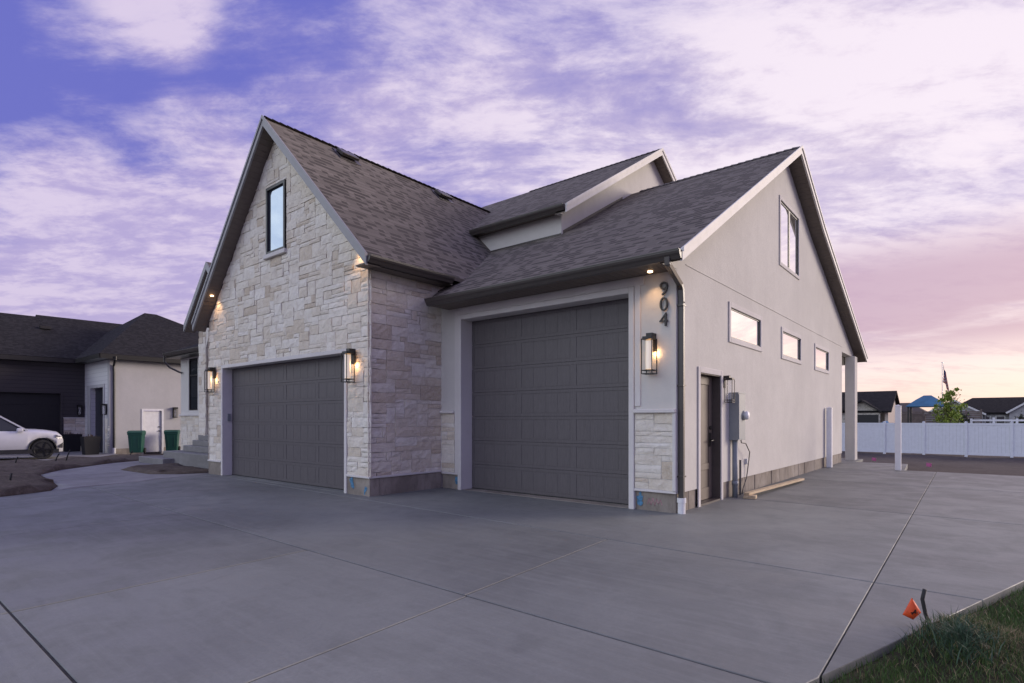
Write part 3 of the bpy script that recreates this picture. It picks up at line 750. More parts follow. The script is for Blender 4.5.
# upper volume
def zu(y): return UE[1]+US*(y-UE[0]) if y<UR[0] else UR[1]-US*(y-UR[0])
wall('upper_wall',(0,9.94,0),(1,0,0),(0,-1,0),[(-10.2,4.0),(-6.86,4.0),(-6.86,5.68),(-10.2,5.68)],[],.15,M['stucco'],house)
wall('upper_wall',(-6.857,0,0),(0,1,0),(1,0,0),[(9.943,4.0),(18.5,4.0),(18.5,zu(18.5)-.16),(14.27,zu(14.27)-.16),(9.943,zu(9.943)-.16)],[],.15,M['stucco'],house)
b=MB()   # step flashing at the wall / roof line
def zm(y): return zp(y)
b.prism([(-6.86,10.0,zm(10)+.0),(-6.86,12.6,zm(12.6)),(-6.86,12.6,zm(12.6)+.07),(-6.86,10.0,zm(10)+.07)],(.012,0,0))
b.prism([(-9.2,9.938,zm(9.94)),(-6.86,9.938,zm(9.94)),(-6.86,9.938,zm(9.94)+.03),(-9.2,9.938,zm(9.94)+.03)],(0,-.006,0))
b.build('flashing',M['bronze'],house)
b=MB(); b.box(-6.9,9.77,5.63,-6.80,9.94,5.665); b.build('eave_return',M['fascia_light'],house)
# roof vents
for (yy) in (7.2,10.05):
    xx=-10.72; z=zr(xx); d=Vector((SR,0,-1)) ; sl=Vector((1,0,-SR)).normalized(); up=Vector((SR,0,1)).normalized()
    c=Vector((xx,yy,z)); b=MB()
    b.bar(c-sl*.02+up*.05,c+sl*.26+up*.085,.42,.07,up=up); b.bar(c-sl*.1+up*.012,c+sl*.34+up*.012,.55,.012,up=up)
    b.bar(c+sl*.26+up*.10,c+sl*.27+up*.10,.36,.03,up=up)
    b.build('roof_vent',M['bronze'],house,bevel=.012)
# --- entry porch
pz=lambda x: 5.54-1.03*abs(x+16.05)
plate('porch_roof',[([(-16.05,6.5,5.54),(-14.16,6.5,pz(-14.16)),(-14.16,11,pz(-14.16)),(-16.05,11,5.54)],uy),([(-16.05,6.5,5.54),(-16.05,11,5.54),(-17.55,11,pz(-17.55)),(-17.55,6.5,pz(-17.55))],uy)],M['shingle'],house)
for q in (-17.55,-14.2):
    rakeb((-16.05,6.5,5.56),(q,6.5,pz(q)+.02),'y',.035,.2,M['fascia_grey'],out_=.002)
soffit((-16.05,6.5,5.33),(-17.55,6.5,pz(-17.55)-.2),(-17.55,6.78,pz(-17.55)-.2),(-16.05,6.78,5.33))
po=[(-17.33,.0),(-16.87,.0),(-16.87,3.3),(-16.7,3.62),(-16.4,3.8),(-15.6,3.8),(-15.3,3.62),(-15.1,3.3),(-15.1,.0),(-14.1,0),(-14.1,3.3),(-16.05,5.3),(-17.33,4.0)]
wall('porch_wall',(0,6.80,0),(1,0,0),(0,-1,0),po,[],.55,M['mortar'],house)
ashlar((-17.33,6.80,.2),(1,0,0),(0,-1,0),.46,3.85,[],house,seed=31)
ashlar((-16.868,6.80,.2),(0,1,0),(1,0,0),.55,3.4,[],house,seed=32,warm=.3)
b=MB(); b.box(-17.3,7.36,0,-14.1,8.6,3.5); 
b=MB(); b.box(-16.9,8.4,.85,-14.2,8.55,3.6); b.build('entry_wall',M['stucco'],house)
b=MB(); b.box(-16.0,8.33,.86,-15.05,8.40,3.0); b.build('front_door',M['door_dark'],house)
# wing
WY=8.6
wall('wing_wall',(0,WY,0),(1,0,0),(0,-1,0),[(-23.6,0),(-17.0,0),(-17.0,3.75),(-23.6,3.75)],[rect(-22.85,1.62,-22.05,3.55)],.2,M['stucco'],house)
ashlar((-23.6,WY,.0),(1,0,0),(0,-1,0),6.6,1.42,[],house,seed=41)
b=MB(); b.box(-23.62,WY-.06,1.42,-17.0,WY+.01,1.48); b.build('stone_cap',M['stucco_trim'],house)
f=MB(); 
for q in ((-22.85,1.62,-22.8,3.55),(-22.10,1.62,-22.05,3.55),(-22.8,1.62,-22.1,1.67),(-22.8,3.5,-22.1,3.55),(-22.8,2.9,-22.1,2.95)): f.box(q[0],WY+.02,q[1],q[2],WY+.08,q[3])
fo=f.build('window',M['black_metal'],house); p=MB(); p.box(-22.82,WY+.05,1.65,-22.08,WY+.055,3.52); p.build('pane',M['glass_dark'],fo)
plate('wing_roof',[([(-23.75,8.15,3.78),(-17.0,8.15,3.78),(-17.0,12.5,5.9),(-19.6,12.5,5.9)],ux),([(-23.75,8.15,3.78),(-19.6,12.5,5.9),(-19.6,13,5.9),(-23.75,17,3.78)],uy)],M['shingle_far'],house,.16)
b=MB(); b.box(-23.75,8.14,3.60,-17.0,8.17,3.78); b.box(-23.77,8.17,3.60,-23.75,17,3.78); b.box(-23.75,8.17,3.60,-17.0,8.6,3.615); b.build('fascia',M['bronze'],house)
gutter((-23.78,8.138,3.77),(-17.4,8.138,3.77),(0,-1,0))
b=MB(); b.tube([(-23.70,8.06,3.68),(-23.70,8.07,3.45),(-23.62,8.22,3.25),(-23.42,8.48,3.08),(-23.35,8.56,3.05)],.035,6); b.build('downspout',M['bronze'],house)
# entry steps (concrete)
st=thing('entry_steps','poured concrete steps and landing climbing to the stone entry porch','steps',(-17.0,6.6,0))
b=MB(); b.box(-19.7,6.0,-.1,-17.75,7.9,.17); b.build('step',M['walk'],st,bevel=.012)
b=MB(); b.box(-18.6,6.3,-.1,-14.18,7.9,.36) ; b.build('landing',M['walk'],st,bevel=.012)
b=MB(); b.box(-18.0,6.62,.361,-14.18,7.9,.53); b.build('step',M['walk'],st,bevel=.012)
b=MB(); b.box(-17.6,6.72,.531,-14.18,7.9,.69); b.build('step',M['walk'],st,bevel=.012)
b=MB(); b.box(-17.35,6.78,.691,-14.18,8.4,.85); b.build('step',M['walk'],st,bevel=.012)

# paint marks on the foundation
def splotch(O,u,n,cx,cz,rx,rz_,m,cnt=9,seed=1):
    rr=random.Random(seed); O=Vector(O);u=Vector(u);n=Vector(n); b=MB()
    for k in range(cnt):
        px=cx+rr.uniform(-rx,rx); pz_=cz+rr.uniform(-rz_,rz_); s=rr.uniform(.012,.035); pts=[]
        for i in range(9):
            a=2*math.pi*i/9; r=s*rr.uniform(.6,1.3); pts.append(O+u*(px+r*math.cos(a)*rr.choice((.7,1,1.3)))+Vector((0,0,pz_+r*1.5*math.sin(a)))+n*(.003+.0007*k))
        b.v+= [tuple(q) for q in pts]; b.f.append(tuple(range(len(b.v)-9,len(b.v))))
    return b.build('paint_mark',m,house)
splotch((0,5.765,0),(1,0,0),(0,-1,0),-8.36,.19,.055,.07,M['paint_blue'],12,1)
splotch((0,5.765,0),(1,0,0),(0,-1,0),-7.98,.10,.03,.05,M['paint_blue'],4,5)
splotch((0,7.425,0),(1,0,0),(0,-1,0),-7.49,.17,.05,.06,M['paint_blue'],10,2)
splotch((0,7.425,0),(1,0,0),(0,-1,0),-3.76,.17,.035,.07,M['paint_blue'],10,3)
# pink scribble strokes
b=MB(); rr=random.Random(9); x=-3.64
pts=[]
for i in range(9): pts.append((x+i*.028,7.4255,.13+(.05 if i%2 else -.04)+rr.uniform(-.015,.015)))
for i in range(8): b.bar(pts[i],pts[i+1],.004,.012,up=(0,0,1))
b.build('paint_mark',M['paint_pink'],house)
splotch((-3.2,0,0),(0,1,0),(1,0,0),8.16,.14,.02,.10,M['rubber'],9,6)

# house number
num=thing('house_number','dark metal house number 904 stacked down the stucco pier beside the tall garage door','house number',(-3.42,7.40,2.6))
for ch,cz in (('9',3.015),('0',2.80),('4',2.585)):
    cu=bpy.data.curves.new('digit','FONT'); cu.body=ch; cu.size=.275; cu.extrude=.012; cu.align_x='CENTER'; cu.offset=-.0015
    to=bpy.data.objects.new('tmp',cu); C.objects.link(to); bpy.context.view_layer.update()
    me=bpy.data.meshes.new_from_object(to.evaluated_get(bpy.context.evaluated_depsgraph_get())); C.objects.unlink(to); bpy.data.objects.remove(to)
    me.transform(Matrix.Translation((-3.37,7.375,cz))@Matrix.Rotation(R(90),4,'X')); me.transform(Matrix.Translation(-Vector((-3.42,7.40,2.6))))
    me.materials.clear(); me.name='digit'; finish(me,'digit',M['black_metal'],num)

# lanterns -------------------------------------------------------------
def lantern(loc,rz,label,power=2.2,lit=True,s=.95):
    t=thing('wall_lantern',label,'lantern',loc,rz,'black wall lanterns on the stone house')   # local: -Y is outward, z=0 at bottom of frame
    t.scale=(s,s,s)
    b=MB(); b.box(-.055,-.022,.33,.055,.0,.60); b.build('backplate',M['black_metal'],t,local=True,bevel=.004)
    b=MB(); b.box(-.05,-.13,.545,.05,-.02,.60); b.box(-.075,-.20,.515,.075,-.05,.545); b.box(-.085,-.21,.50,.085,-.04,.517); b.build('top_cap',M['black_metal'],t,local=True,bevel=.003)
    b=MB(); w=.006
    for x in (-.082,.082):
        for y in (-.205,-.045): b.box(x-w,y-w,.0,x+w,y+w,.51)
    for z in (.0,.05):
        for y in (-.205,-.045): b.box(-.082,y-w,z-w,.082,y+w,z+w)
        for x in (-.082,.082): b.box(x-w,-.205,z-w,x+w,-.045,z+w)
    b.build('cage',M['black_metal'],t,local=True)
    b=MB(); n=18
    b.tube([(0,-.125,.07),(0,-.125,.49)],.052,n,cap=False); b.build('glass_tube',M['clear'] if not lit else M['tube'],t,local=True,smooth=True)
    if lit:
        b=MB(); b.tube([(0,-.125,.30),(0,-.125,.33),(0,-.125,.38),(0,-.125,.42)],[.012,.026,.026,.012],10); b.build('bulb',M['bulb'],t,local=True,smooth=True)
        L=bpy.data.lights.new('lantern_light','POINT'); L.energy=power; L.color=(1,.56,.24); L.shadow_soft_size=.02
        lo=bpy.data.objects.new('lantern_light',L); C.objects.link(lo); lo.parent=t; lo.location=(.07,-.034,.30)
    return t
lantern((-3.545,7.40,1.93),0,'lit black lantern under the house number on the stucco pier',1.1)
lantern((-8.28,5.745,1.93),0,'lit black lantern on the stone between the two garage doors',1.1)
lantern((-13.77,5.745,1.93),0,'lit black lantern on the stone left of the double garage door',1.1)
lantern((-3.2,9.28,1.57),R(90),'small black lantern above the grey meter box by the side door',.0,False,.72)
# soffit lights
def down(loc,power,aim=(0,0,-1)):
    b=MB(); x,y,z=loc
    b.tube([(x,y,z+.012),(x,y,z-.006)],.035,14); o=b.build('soffit_light',M['downlight'],house)
    L=bpy.data.lights.new('soffit_spot','SPOT'); L.energy=power; L.color=(1,.58,.28); L.spot_size=R(100); L.spot_blend=.8; L.shadow_soft_size=.03
    lo=bpy.data.objects.new('soffit_spot',L); C.objects.link(lo); lo.parent=house; lo.location=Vector((x,y,z-.02))-Vector(HO)
    lo.rotation_euler=Vector(aim).to_track_quat('-Z','Y').to_euler()
down((-3.50,7.22,3.33),9,(0,.05,-1))
down((-8.05,5.62,zr(-8.05)-.20),9,(-.1,.25,-1))
down((-13.62,5.62,zr(-13.62)-.20),9,(.1,.2,-1))

# ================================================================== by the side wall
mt=thing('electric_meter','grey electric meter box with round glass meter and conduit on side wall','meter box',(-3.2,9.7,0))
b=MB(); b.box(-3.198,9.52,.95,-3.05,9.88,1.74); b.box(-3.05,9.51,1.72,-3.045,9.89,1.745); b.box(-3.05,9.53,.97,-3.042,9.70,1.71); b.build('box',M['meter'],mt,bevel=.006)
b=MB(); b.tube([(-3.045,9.785,1.36),(-3.02,9.785,1.36)],.080,20); b.build('meter_ring',M['gutter_end'],mt)
b=MB(); b.tube([(-3.02,9.785,1.36),(-2.985,9.785,1.36),(-2.965,9.785,1.36)],[.072,.070,.056],20); b.build('meter_glass',M['white'],mt,smooth=True)
b=MB(); b.tube([(-3.13,9.60,.95),(-3.13,9.60,-.02)],.044,14); b.tube([(-3.13,9.60,.27),(-3.13,9.60,.20)],.052,14); b.build('conduit',M['pvc'],mt,smooth=True)
b=MB(); P=[Vector(q) for q in ((-3.10,9.80,.96),(-3.09,9.80,.90),(-3.08,10.0,.88),(-3.10,10.28,.72),(-3.16,10.38,.45),(-3.17,10.33,.25),(-3.16,10.12,.10),(-3.16,10.05,.0))]
b.tube(P,.009,6); b.build('cable',M['cable'],mt,smooth=True)
b=MB(); b.box(-3.2,10.34,.50,-3.16,10.40,.60); b.build('junction',M['white_dull'],mt,bevel=.004)
b=MB(); b.tube([(-3.15,9.93,-.02),(-3.15,9.93,.60)],.018,10); tag(settle(b.build('stub_pipe',M['cable'])),'short dark pipe stub standing against the foundation beside the meter','pipe')
# lumber
b=MB(); b.bar((-2.93,9.55,.078),(-2.84,12.9,.05),.089,.038); b1=settle(b.build('wood_board',M['lumber'],bevel=.003)); tag(b1,'long pale board lying propped along the side wall','board')
b=MB(); b.bar((-2.98,9.60,.028),(-2.80,9.63,.028),.19,.055); b1=settle(b.build('wood_block',M['lumber'],bevel=.004)); tag(b1,'short wood offcut under near end of the long board','wood block')
# loose white vinyl posts
def post(x,y,z0,z1,w,label):
    t=thing('vinyl_post',label,'post',(x,y,z0),0,'white vinyl posts standing by the driveway')
    b=MB(); b.box(-w/2,-w/2,0,w/2,w/2,z1-z0); b.build('shaft',M['white'],t,local=True,bevel=.008)
    b=MB(); b.box(-w/2-.008,-w/2-.008,z1-z0,w/2+.008,w/2+.008,z1-z0+.018); b.add([(-w/2,-w/2,z1-z0+.018),(w/2,-w/2,z1-z0+.018),(w/2,w/2,z1-z0+.018),(-w/2,w/2,z1-z0+.018),(0,0,z1-z0+.05)],[(0,1,4),(1,2,4),(2,3,4),(3,0,4)]); b.build('cap',M['white'],t,local=True)
post(-1.60,17.40,-.05,1.62,.127,'white vinyl post at outer back corner of the concrete pad')
post(-3.10,17.10,0,1.58,.127,'white vinyl post standing tight against the side wall')

# flag, hose
FX,FY=-.235,4.31
fl=thing('marker_flag','small orange utility marker flag on thin wire at grass edge','marker flag',(FX,FY,-.1))
b=MB(); b.tube([(.0,.0,0),(-.03,-.01,.12),(-.085,-.028,.29)],.0018,5); b.build('wire_stake',M['wire'],fl,local=True)
b=MB()
def fp(u_,v_):  # cloth sheet hanging diagonally, gently curved
    rt=Vector((.77,.637,0)); up=Vector((0,0,1)); c=Vector((-.088,-.03,.222))
    A=c+up*.07; B=c+rt*.058-up*.023; D=c-rt*.058-up*.035; E=c+rt*.008-up*.067
    p=A*(1-u_)*(1-v_)+B*u_*(1-v_)+D*(1-u_)*v_+E*u_*v_; p+=Vector((.5,-.8,0))*.02*math.sin(u_*3.1)*math.sin(v_*2.5+.4); return p
nn=8
for j in range(nn+1):
    for i in range(nn+1): b.v.append(tuple(fp(i/nn,j/nn)))
for j in range(nn):
    for i in range(nn): b.f.append((j*(nn+1)+i,j*(nn+1)+i+1,(j+1)*(nn+1)+i+1,(j+1)*(nn+1)+i))
fo=b.build('flag_sheet',M['orange'],fl,local=True,smooth=True); sd=fo.modifiers.new('solid','SOLIDIFY'); sd.thickness=.0012
b=MB()     # dark printed utility mark on the flag
for p,q in (((.5,.3),(.5,.7)),((.5,.3),(.68,.45)),((.5,.55),(.36,.66)),((.68,.45),(.52,.5))):
    A=fp(*p)+Vector((.3,-.7,.2)).normalized()*.003; B=fp(*q)+Vector((.3,-.7,.2)).normalized()*.003; b.bar(A,B,.002,.006)
b.build('printed_mark',M['black_metal'],fl,local=True)
b=MB(); b.tube([(-.225,4.42,-.12),(-.24,4.41,.0),(-.262,4.41,.07),(-.278,4.41,.16),(-.266,4.41,.225)],.0115,10)
tag(settle(b.build('drip_hose',M['rubber'],smooth=True)),'black irrigation hose end sticking up beside the orange flag','hose')
# pink flags by the porch column
for (x,y,lab) in ((-2.75,21.9,'small pink flag in the dirt by the rear column'),(-1.15,19.3,'small pink flag in the dirt beyond the loose vinyl post')):
    z=g(x,y); t=thing('survey_flag',lab,'marker flag',(x,y,z),0,'pink survey flags in the dirt')
    b=MB(); b.tube([(0,0,0),(.02,0,.22)],.003,5); b.build('wire_stake',M['wire'],t,local=True)
    b=MB(); b.prism([(.02,0,.22),(.14,.02,.20),(.13,.03,.10),(.02,0,.12)],(0,.003,0)); b.build('flag_sheet',M.setdefault('pink',simple('pink_flag',(.55,.14,.32),.6,bs=0)),t,local=True)

# ------------------------------------------------------------------ grass
def ground_sheet():
    a=A_-gd*1.5; c=G2+gd*11.0; nrm=Vector((gd.y,-gd.x)); b=MB(); nu,nv=90,30
    for i in range(nu+1):
        for j in range(nv+1):
            t=i/nu; w=(j/nv)**1.3*4.2; p=a.lerp(c,t)+nrm*(w+.004)
            z=gz(p.x,p.y)
            b.v.append((p.x,p.y,z))
    for i in range(nu):
        for j in range(nv): q=i*(nv+1)+j; b.f.append((q,q+1,q+nv+2,q+nv+1))
    kind(b.build('lawn_soil',M['lawn'],smooth=True),'structure')
def edged(x,y): return (Vector((x,y))-G1).dot(Vector((gd.y,-gd.x)))
def gz(x,y):
    d=edged(x,y); z=-.032+.012*math.sin(x*5+y*3)*math.sin(y*4)
    m=math.exp(-(((x+.08)/.26)**2+((y-4.22)/.36)**2)); z+=.10*m
    m2=math.exp(-(((x-.25)/.5)**2+((y-4.42)/.2)**2)); z+=.04*m2
    if d<.04: z-=.03*(1-d/.04)
    return z
ground_sheet()
def blades(name,n,pick,hmin,hmax,wid,mat,lean=.5):
    V=np.zeros((n*5,3));F=[];T=np.zeros(n)
    c=0
    while c<n:
        r=pick()
        if r is None: continue
        x,y,tone,hs=r; z=gz(x,y)-.005
        h=rng.uniform(hmin,hmax)*hs; a=rng.uniform(0,6.283); la=rng.uniform(0,6.283); le=rng.uniform(.1,lean)*h
        wx,wy=math.cos(a)*wid*rng.uniform(.6,1.2),math.sin(a)*wid*rng.uniform(.6,1.2); lx,ly=math.cos(la)*le,math.sin(la)*le
        k=c*5
        V[k]=(x-wx,y-wy,z);V[k+1]=(x+wx,y+wy,z)
        V[k+2]=(x-wx*.7+lx*.35,y-wy*.7+ly*.35,z+h*.6);V[k+3]=(x+wx*.7+lx*.35,y+wy*.7+ly*.35,z+h*.6)
        V[k+4]=(x+lx,y+ly,z+h); F+= [(k,k+1,k+3,k+2),(k+2,k+3,k+4)]
        T[c]=tone; c+=1
    me=bpy.data.meshes.new(name); me.from_pydata(V.tolist(),[],F); settone(me,np.repeat(T,2))
    return finish(me,name,mat)
def pk():
    t=rng.uniform(-2.4,7.5); w=abs(rng.normal(0,1.0)) if rng.random()<.75 else rng.uniform(0,3.5)
    w+=.02; p=G1+gd*t+Vector((gd.y,-gd.x))*w
    x,y=p.x,p.y
    mound=math.exp(-(((x+.08)/.24)**2+((y-4.22)/.3)**2)); dry=math.exp(-(((x-.28)/.42)**2+((y-4.50+.45*(x-.1))/.10)**2))
    patch=.5+.5*math.sin(x*2.3+y*3.7+1)*math.sin(y*2.1-x*1.7)
    if rng.random()<mound*.55: return None
    if rng.random()<.2*patch: return None
    if w<.10 and rng.random()<.6: return None
    tone=min(.72,max(0,rng.normal(.33+.15*patch,.16)))
    if rng.random()<.05+dry*.85: tone=rng.uniform(.82,1)
    return x,y,tone,1-.45*dry
gr=blades('grass',90000,pk,.025,.062,.0019,M['grass'],.9); kind(gr,'stuff'); tag(gr,'short patchy green lawn along the edge of the driveway','grass')
def pkw():
    a=rng.uniform(0,6.283); r=abs(rng.normal(0,.12)); x=-.09+r*math.cos(a); y=4.05+r*1.2*math.sin(a)
    if edged(x,y)<.03: return None
    return x,y,rng.uniform(0,1),1
wd=blades('weed_clump',700,pkw,.05,.11,.003,M['weed'],1.6); kind(wd,'stuff'); tag(wd,'bluish green weed clump on the soil mound below the orange flag','weeds')
def pkd():
    x=.0+rng.normal(0,.2); y=4.25+rng.normal(0,.22)
    if edged(x,y)<.0: return None
    return x,y,rng.uniform(.7,1),1
dg=blades('dead_grass',1800,pkd,.02,.06,.0015,M['grass'],2.2); kind(dg,'stuff'); tag(dg,'dry tan grass litter scattered over the soil mound','dead grass')

# ------------------------------------------------------------------ sprinkler stubs in the soil bed
stub=[((-15.9,.55),(.25,.22,.30)),((-20.2,2.2),(.55,.45,.12)),((-20.9,4.2),(.02,.12,.26)),((-21.4,3.4),(.0,.08,.2)),((-22.9,4.9),(.10,.1,.34)),((-14.3,2.2),(.0,.03,.2)),((-24.0,7.0),(.05,.1,.22))]
labs=['leaning dark stake nearest the left edge of the soil bed','thin dark hose lying slanted across the soil bed','short upright stake right of the slanted hose in the soil bed','low thin stake in the middle of the soil bed','tall thin stake at far edge of the soil bed near the white car','short stake by the curved corner of the soil bed','thin stake in soil near the black planters']
for ((x,y),d),lab in zip(stub,labs):
    z=drop(x,y); b=MB(); b.tube([(x,y,z-.02),(x+d[0]*.5,y+d[1]*.5,z+.06+d[2]*.5),(x+d[0],y+d[1],z+.06+d[2])],.018,6)
    tag(settle(b.build('irrigation_stake',M['rubber'],smooth=True)),lab,'stake','dark stakes in the soil bed')

# ================================================================== NEIGHBOUR HOUSE
NB=-.29
nh=thing('neighbor_house','low dark roofed house with charcoal siding, black garage door and cream stucco side','house',(-36,10,NB))
def siding():
    m,nt,b=nm('dark_lap_siding'); co=objco(nt); sp=N(nt,'ShaderNodeSeparateXYZ'); LK(nt,co,sp.inputs[0])
    fr=mth(nt,'FRACT',mth(nt,'DIVIDE',sp.outputs[2],.18)); c=mixc(nt,sst(nt,fr,.0,.14),(.022,.02,.022),(.058,.052,.055))
    LK(nt,c,b.inputs['Base Color']); b.inputs['Roughness'].default_value=.7; bump(nt,b,fr,.8,.03); return m
M['siding']=siding()
def siding2():
    m,nt,b=nm('white_lap_siding'); co=objco(nt); sp=N(nt,'ShaderNodeSeparateXYZ'); LK(nt,co,sp.inputs[0])
    fr=mth(nt,'FRACT',mth(nt,'DIVIDE',sp.outputs[2],.2)); c=mixc(nt,sst(nt,fr,.0,.12),(.38,.38,.40),(.62,.62,.63))
    LK(nt,c,b.inputs['Base Color']); b.inputs['Roughness'].default_value=.7; bump(nt,b,fr,.6,.02); return m
M['siding_w']=siding2()
M['n_stucco']=stucco('neighbor_stucco',(.44,.435,.44)); M['n_black']=simple('neighbor_black',(.010,.010,.013),.6,bs=.02)
M['navy']=simple('navy_door',(.022,.024,.034),.5,bs=.02)
wall('siding_wall',(-34.75,0,0),(0,1,0),(1,0,0),[(-12,NB-.1),(1.5,NB-.1),(1.5,2.55),(7.25,2.55),(7.25,NB-.1),(8.25,NB-.1),(8.25,4.2),(-12,4.2)],[],.3,M['siding'],nh)
b=MB()
for r in range(5): b.box(-35.0,1.45,NB+r*.568,-34.93,7.3,NB+r*.568+.56)
b.box(-35.04,1.4,NB-.05,-35.005,7.3,2.6); b.build('garage_door',M['n_black'],nh)
b=MB(); b.box(-34.76,7.25,NB,-34.72,7.34,2.64); b.box(-34.76,1.4,2.55,-34.72,7.25,2.64); b.build('garage_trim',M['siding'],nh)
ashlar((-34.75,7.36,NB),(0,1,0),(1,0,0),.88,1.62,[],nh,seed=51,warm=.1); b=MB(); b.box(-34.76,7.35,1.33,-34.68,8.22,1.38); b.build('stone_cap',M['stucco_trim'],nh)
# notch face (plane Y=8.22)
wall('notch_wall',(0,8.22,0),(1,0,0),(0,-1,0),[(-34.75,NB-.1),(-33.7,NB-.1),(-33.7,2.80),(-31.7,2.80),(-31.7,NB-.1),(-30.74,NB-.1),(-30.74,4.2),(-34.75,4.2)],[],.3,M['siding_w'],nh)
b=MB(); b.box(-33.7,8.40,NB,-31.7,8.46,2.80); b.build('tall_door',M['navy'],nh)
b=MB(); b.box(-34.2,8.19,NB,-33.7,8.22,2.95); b.box(-31.7,8.19,NB,-31.5,8.22,2.95); b.box(-33.7,8.19,2.8,-31.7,8.22,2.95); b.build('door_trim',M['n_stucco'],nh)
ashlar((-31.45,8.215,NB),(1,0,0),(0,-1,0),.70,1.62,[],nh,seed=52)
# stucco side wall
wall('stucco_wall',(-30.73,0,0),(0,1,0),(1,0,0),[(8.2,NB-.1),(9.56,NB-.1),(9.56,1.70),(10.34,1.70),(10.34,NB-.1),(17,NB-.1),(17,4.2),(8.2,4.2)],[],.3,M['n_stucco'],nh)
b=MB(); b.box(-30.82,9.58,NB,-30.78,10.32,1.68); dd=b.build('side_door',M['white_dull'],nh); 
b=MB(); b.tube([(-30.78,10.24,.72),(-30.72,10.24,.72)],.03,8); b.tube([(-30.78,10.24,.92),(-30.74,10.24,.92)],.03,8); b.build('handle',M['black_metal'],dd)
b=MB(); b.box(-30.73,9.48,NB,-30.70,9.56,1.78); b.box(-30.73,10.34,NB,-30.70,10.42,1.78); b.box(-30.73,9.56,1.70,-30.70,10.34,1.78); b.build('door_trim',M['white_dull'],nh)
b=MB(); b.box(-30.74,8.3,NB-.1,-30.715,9.47,NB+.22); b.box(-30.74,10.43,NB-.1,-30.715,17,NB+.22); b.build('foundation',M['found'],nh)
# roofs
ez=4.25
plate('roof',[([(-34.2,-14,ez),(-34.2,7.4,ez),(-39.45,7.4,6.87),(-39.45,-14,6.87)],uy),([(-39.45,-14,6.87),(-39.45,7.4,6.87),(-45,7.4,ez),(-45,-14,ez)],uy),
              ([(-34.2,7.2,ez),(-34.2,13,ez),(-39.7,13,7.0),(-39.7,7.2,7.0)],uy),([(-39.7,7.2,7.0),(-39.7,13,7.0),(-45.2,13,ez),(-45.2,7.2,ez)],uy),
              ([(-42.3,7.7,ez),(-30.3,7.7,ez),(-36.3,11.35,7.28)],ux),([(-30.3,7.7,ez),(-30.3,17.2,ez),(-36.3,11.35+.6,7.28),(-36.3,11.35,7.28)],uy),([(-30.3,17.2,ez),(-42.3,17.2,ez),(-36.3,11.95,7.28)],ux),([(-42.3,17.2,ez),(-42.3,7.7,ez),(-36.3,11.35,7.28),(-36.3,11.95,7.28)],uy)],M['shingle_far'],nh,.1)
b=MB(); b.box(-34.22,-14,ez-.22,-34.17,7.7,ez-.02); b.box(-34.17,7.68,ez-.22,-30.3,7.73,ez-.02); b.box(-30.32,7.73,ez-.22,-30.27,17.2,ez-.02); b.build('fascia',M['black_metal'],nh)
b=MB(); b.box(-34.75,-14,ez-.21,-34.22,8.2,ez-.19); b.box(-34.22,7.73,ez-.21,-30.32,8.22,ez-.19); b.box(-30.73,8.22,ez-.21,-30.32,17.2,ez-.19); b.build('soffit',M['black_metal'],nh)
b=MB(); b.box(-37.9,7.0,6.02,-37.6,7.45,6.16); b.build('roof_vent',M['black_metal'],nh)
b=MB(); b.tube([(-30.25,8.3,4.15),(-30.25,8.3,4.0),(-30.66,8.34,3.75),(-30.68,8.36,3.5),(-30.68,8.36,NB+.25)],.05,8); b.build('downspout',M['black_metal'],nh)
b=MB(); b.tube([(-30.67,8.36,NB+.26),(-30.67,8.36,NB)],.07,10); b.build('drain_boot',M['white_dull'],nh)
def nlamp(loc,rz,label):
    t=thing('neighbor_lantern',label,'lantern',loc,rz,'unlit lanterns on the neighboring house')
    b=MB(); b.box(-.07,-.03,0,.07,0,.5); b.build('backplate',M['black_metal'],t,local=True); b=MB(); b.box(-.09,-.22,.42,.09,-.03,.5); b.box(-.08,-.2,-.02,.08,-.04,.0)
    for x in(-.08,.08):
        for y in (-.2,-.05): b.box(x-.008,y-.008,0,x+.008,y+.008,.42)
    b.build('cage',M['black_metal'],t,local=True); b=MB(); b.tube([(0,-.12,.03),(0,-.12,.4)],.05,8); b.build('glass_tube',M['clear'],t,local=True)
nlamp((-31.15,8.19,1.5),0,'unlit lantern right of the tall dark narrow door on the neighboring house')
nlamp((-34.74,7.98,1.5),R(90),'unlit lantern on the dark siding above the stone corner')
nlamp((-30.72,10.9,1.38),R(90),'small unlit lantern on cream stucco right of the white side door')
# planters
def planter(x,y,label,s=1):
    t=thing('planter',label,'planter',(x,y,NB+.0),0,'black planters by the neighboring garage'); b=MB()
    w0,w1,h=.26*s,.34*s,.85*s
    b.add([(-w0,-w0,0),(w0,-w0,0),(w0,w0,0),(-w0,w0,0),(-w1,-w1,h),(w1,-w1,h),(w1,w1,h),(-w1,w1,h),(-w1+.04,-w1+.04,h),(w1-.04,-w1+.04,h),(w1-.04,w1-.04,h),(-w1+.04,w1-.04,h),(-w1+.06,-w1+.06,h-.1),(w1-.06,-w1+.06,h-.1),(w1-.06,w1-.06,h-.1),(-w1+.06,w1-.06,h-.1)],
      [(3,2,1,0),(0,1,5,4),(1,2,6,5),(2,3,7,6),(3,0,4,7),(4,5,9,8),(5,6,10,9),(6,7,11,10),(7,4,8,11),(8,9,13,12),(9,10,14,13),(10,11,15,14),(11,8,12,15),(12,13,14,15)])
    b.build('pot',M['n_black'],t,local=True)
    b=MB()
    for k in range(26):
        a=random.uniform(0,6.28); r=random.uniform(0,.2); b.tube([(r*math.cos(a),r*math.sin(a),h-.1),(1.4*r*math.cos(a),1.4*r*math.sin(a),h+random.uniform(-.02,.12))],.01,4)
    b.build('soil_and_stems',M['bark'],t,local=True)
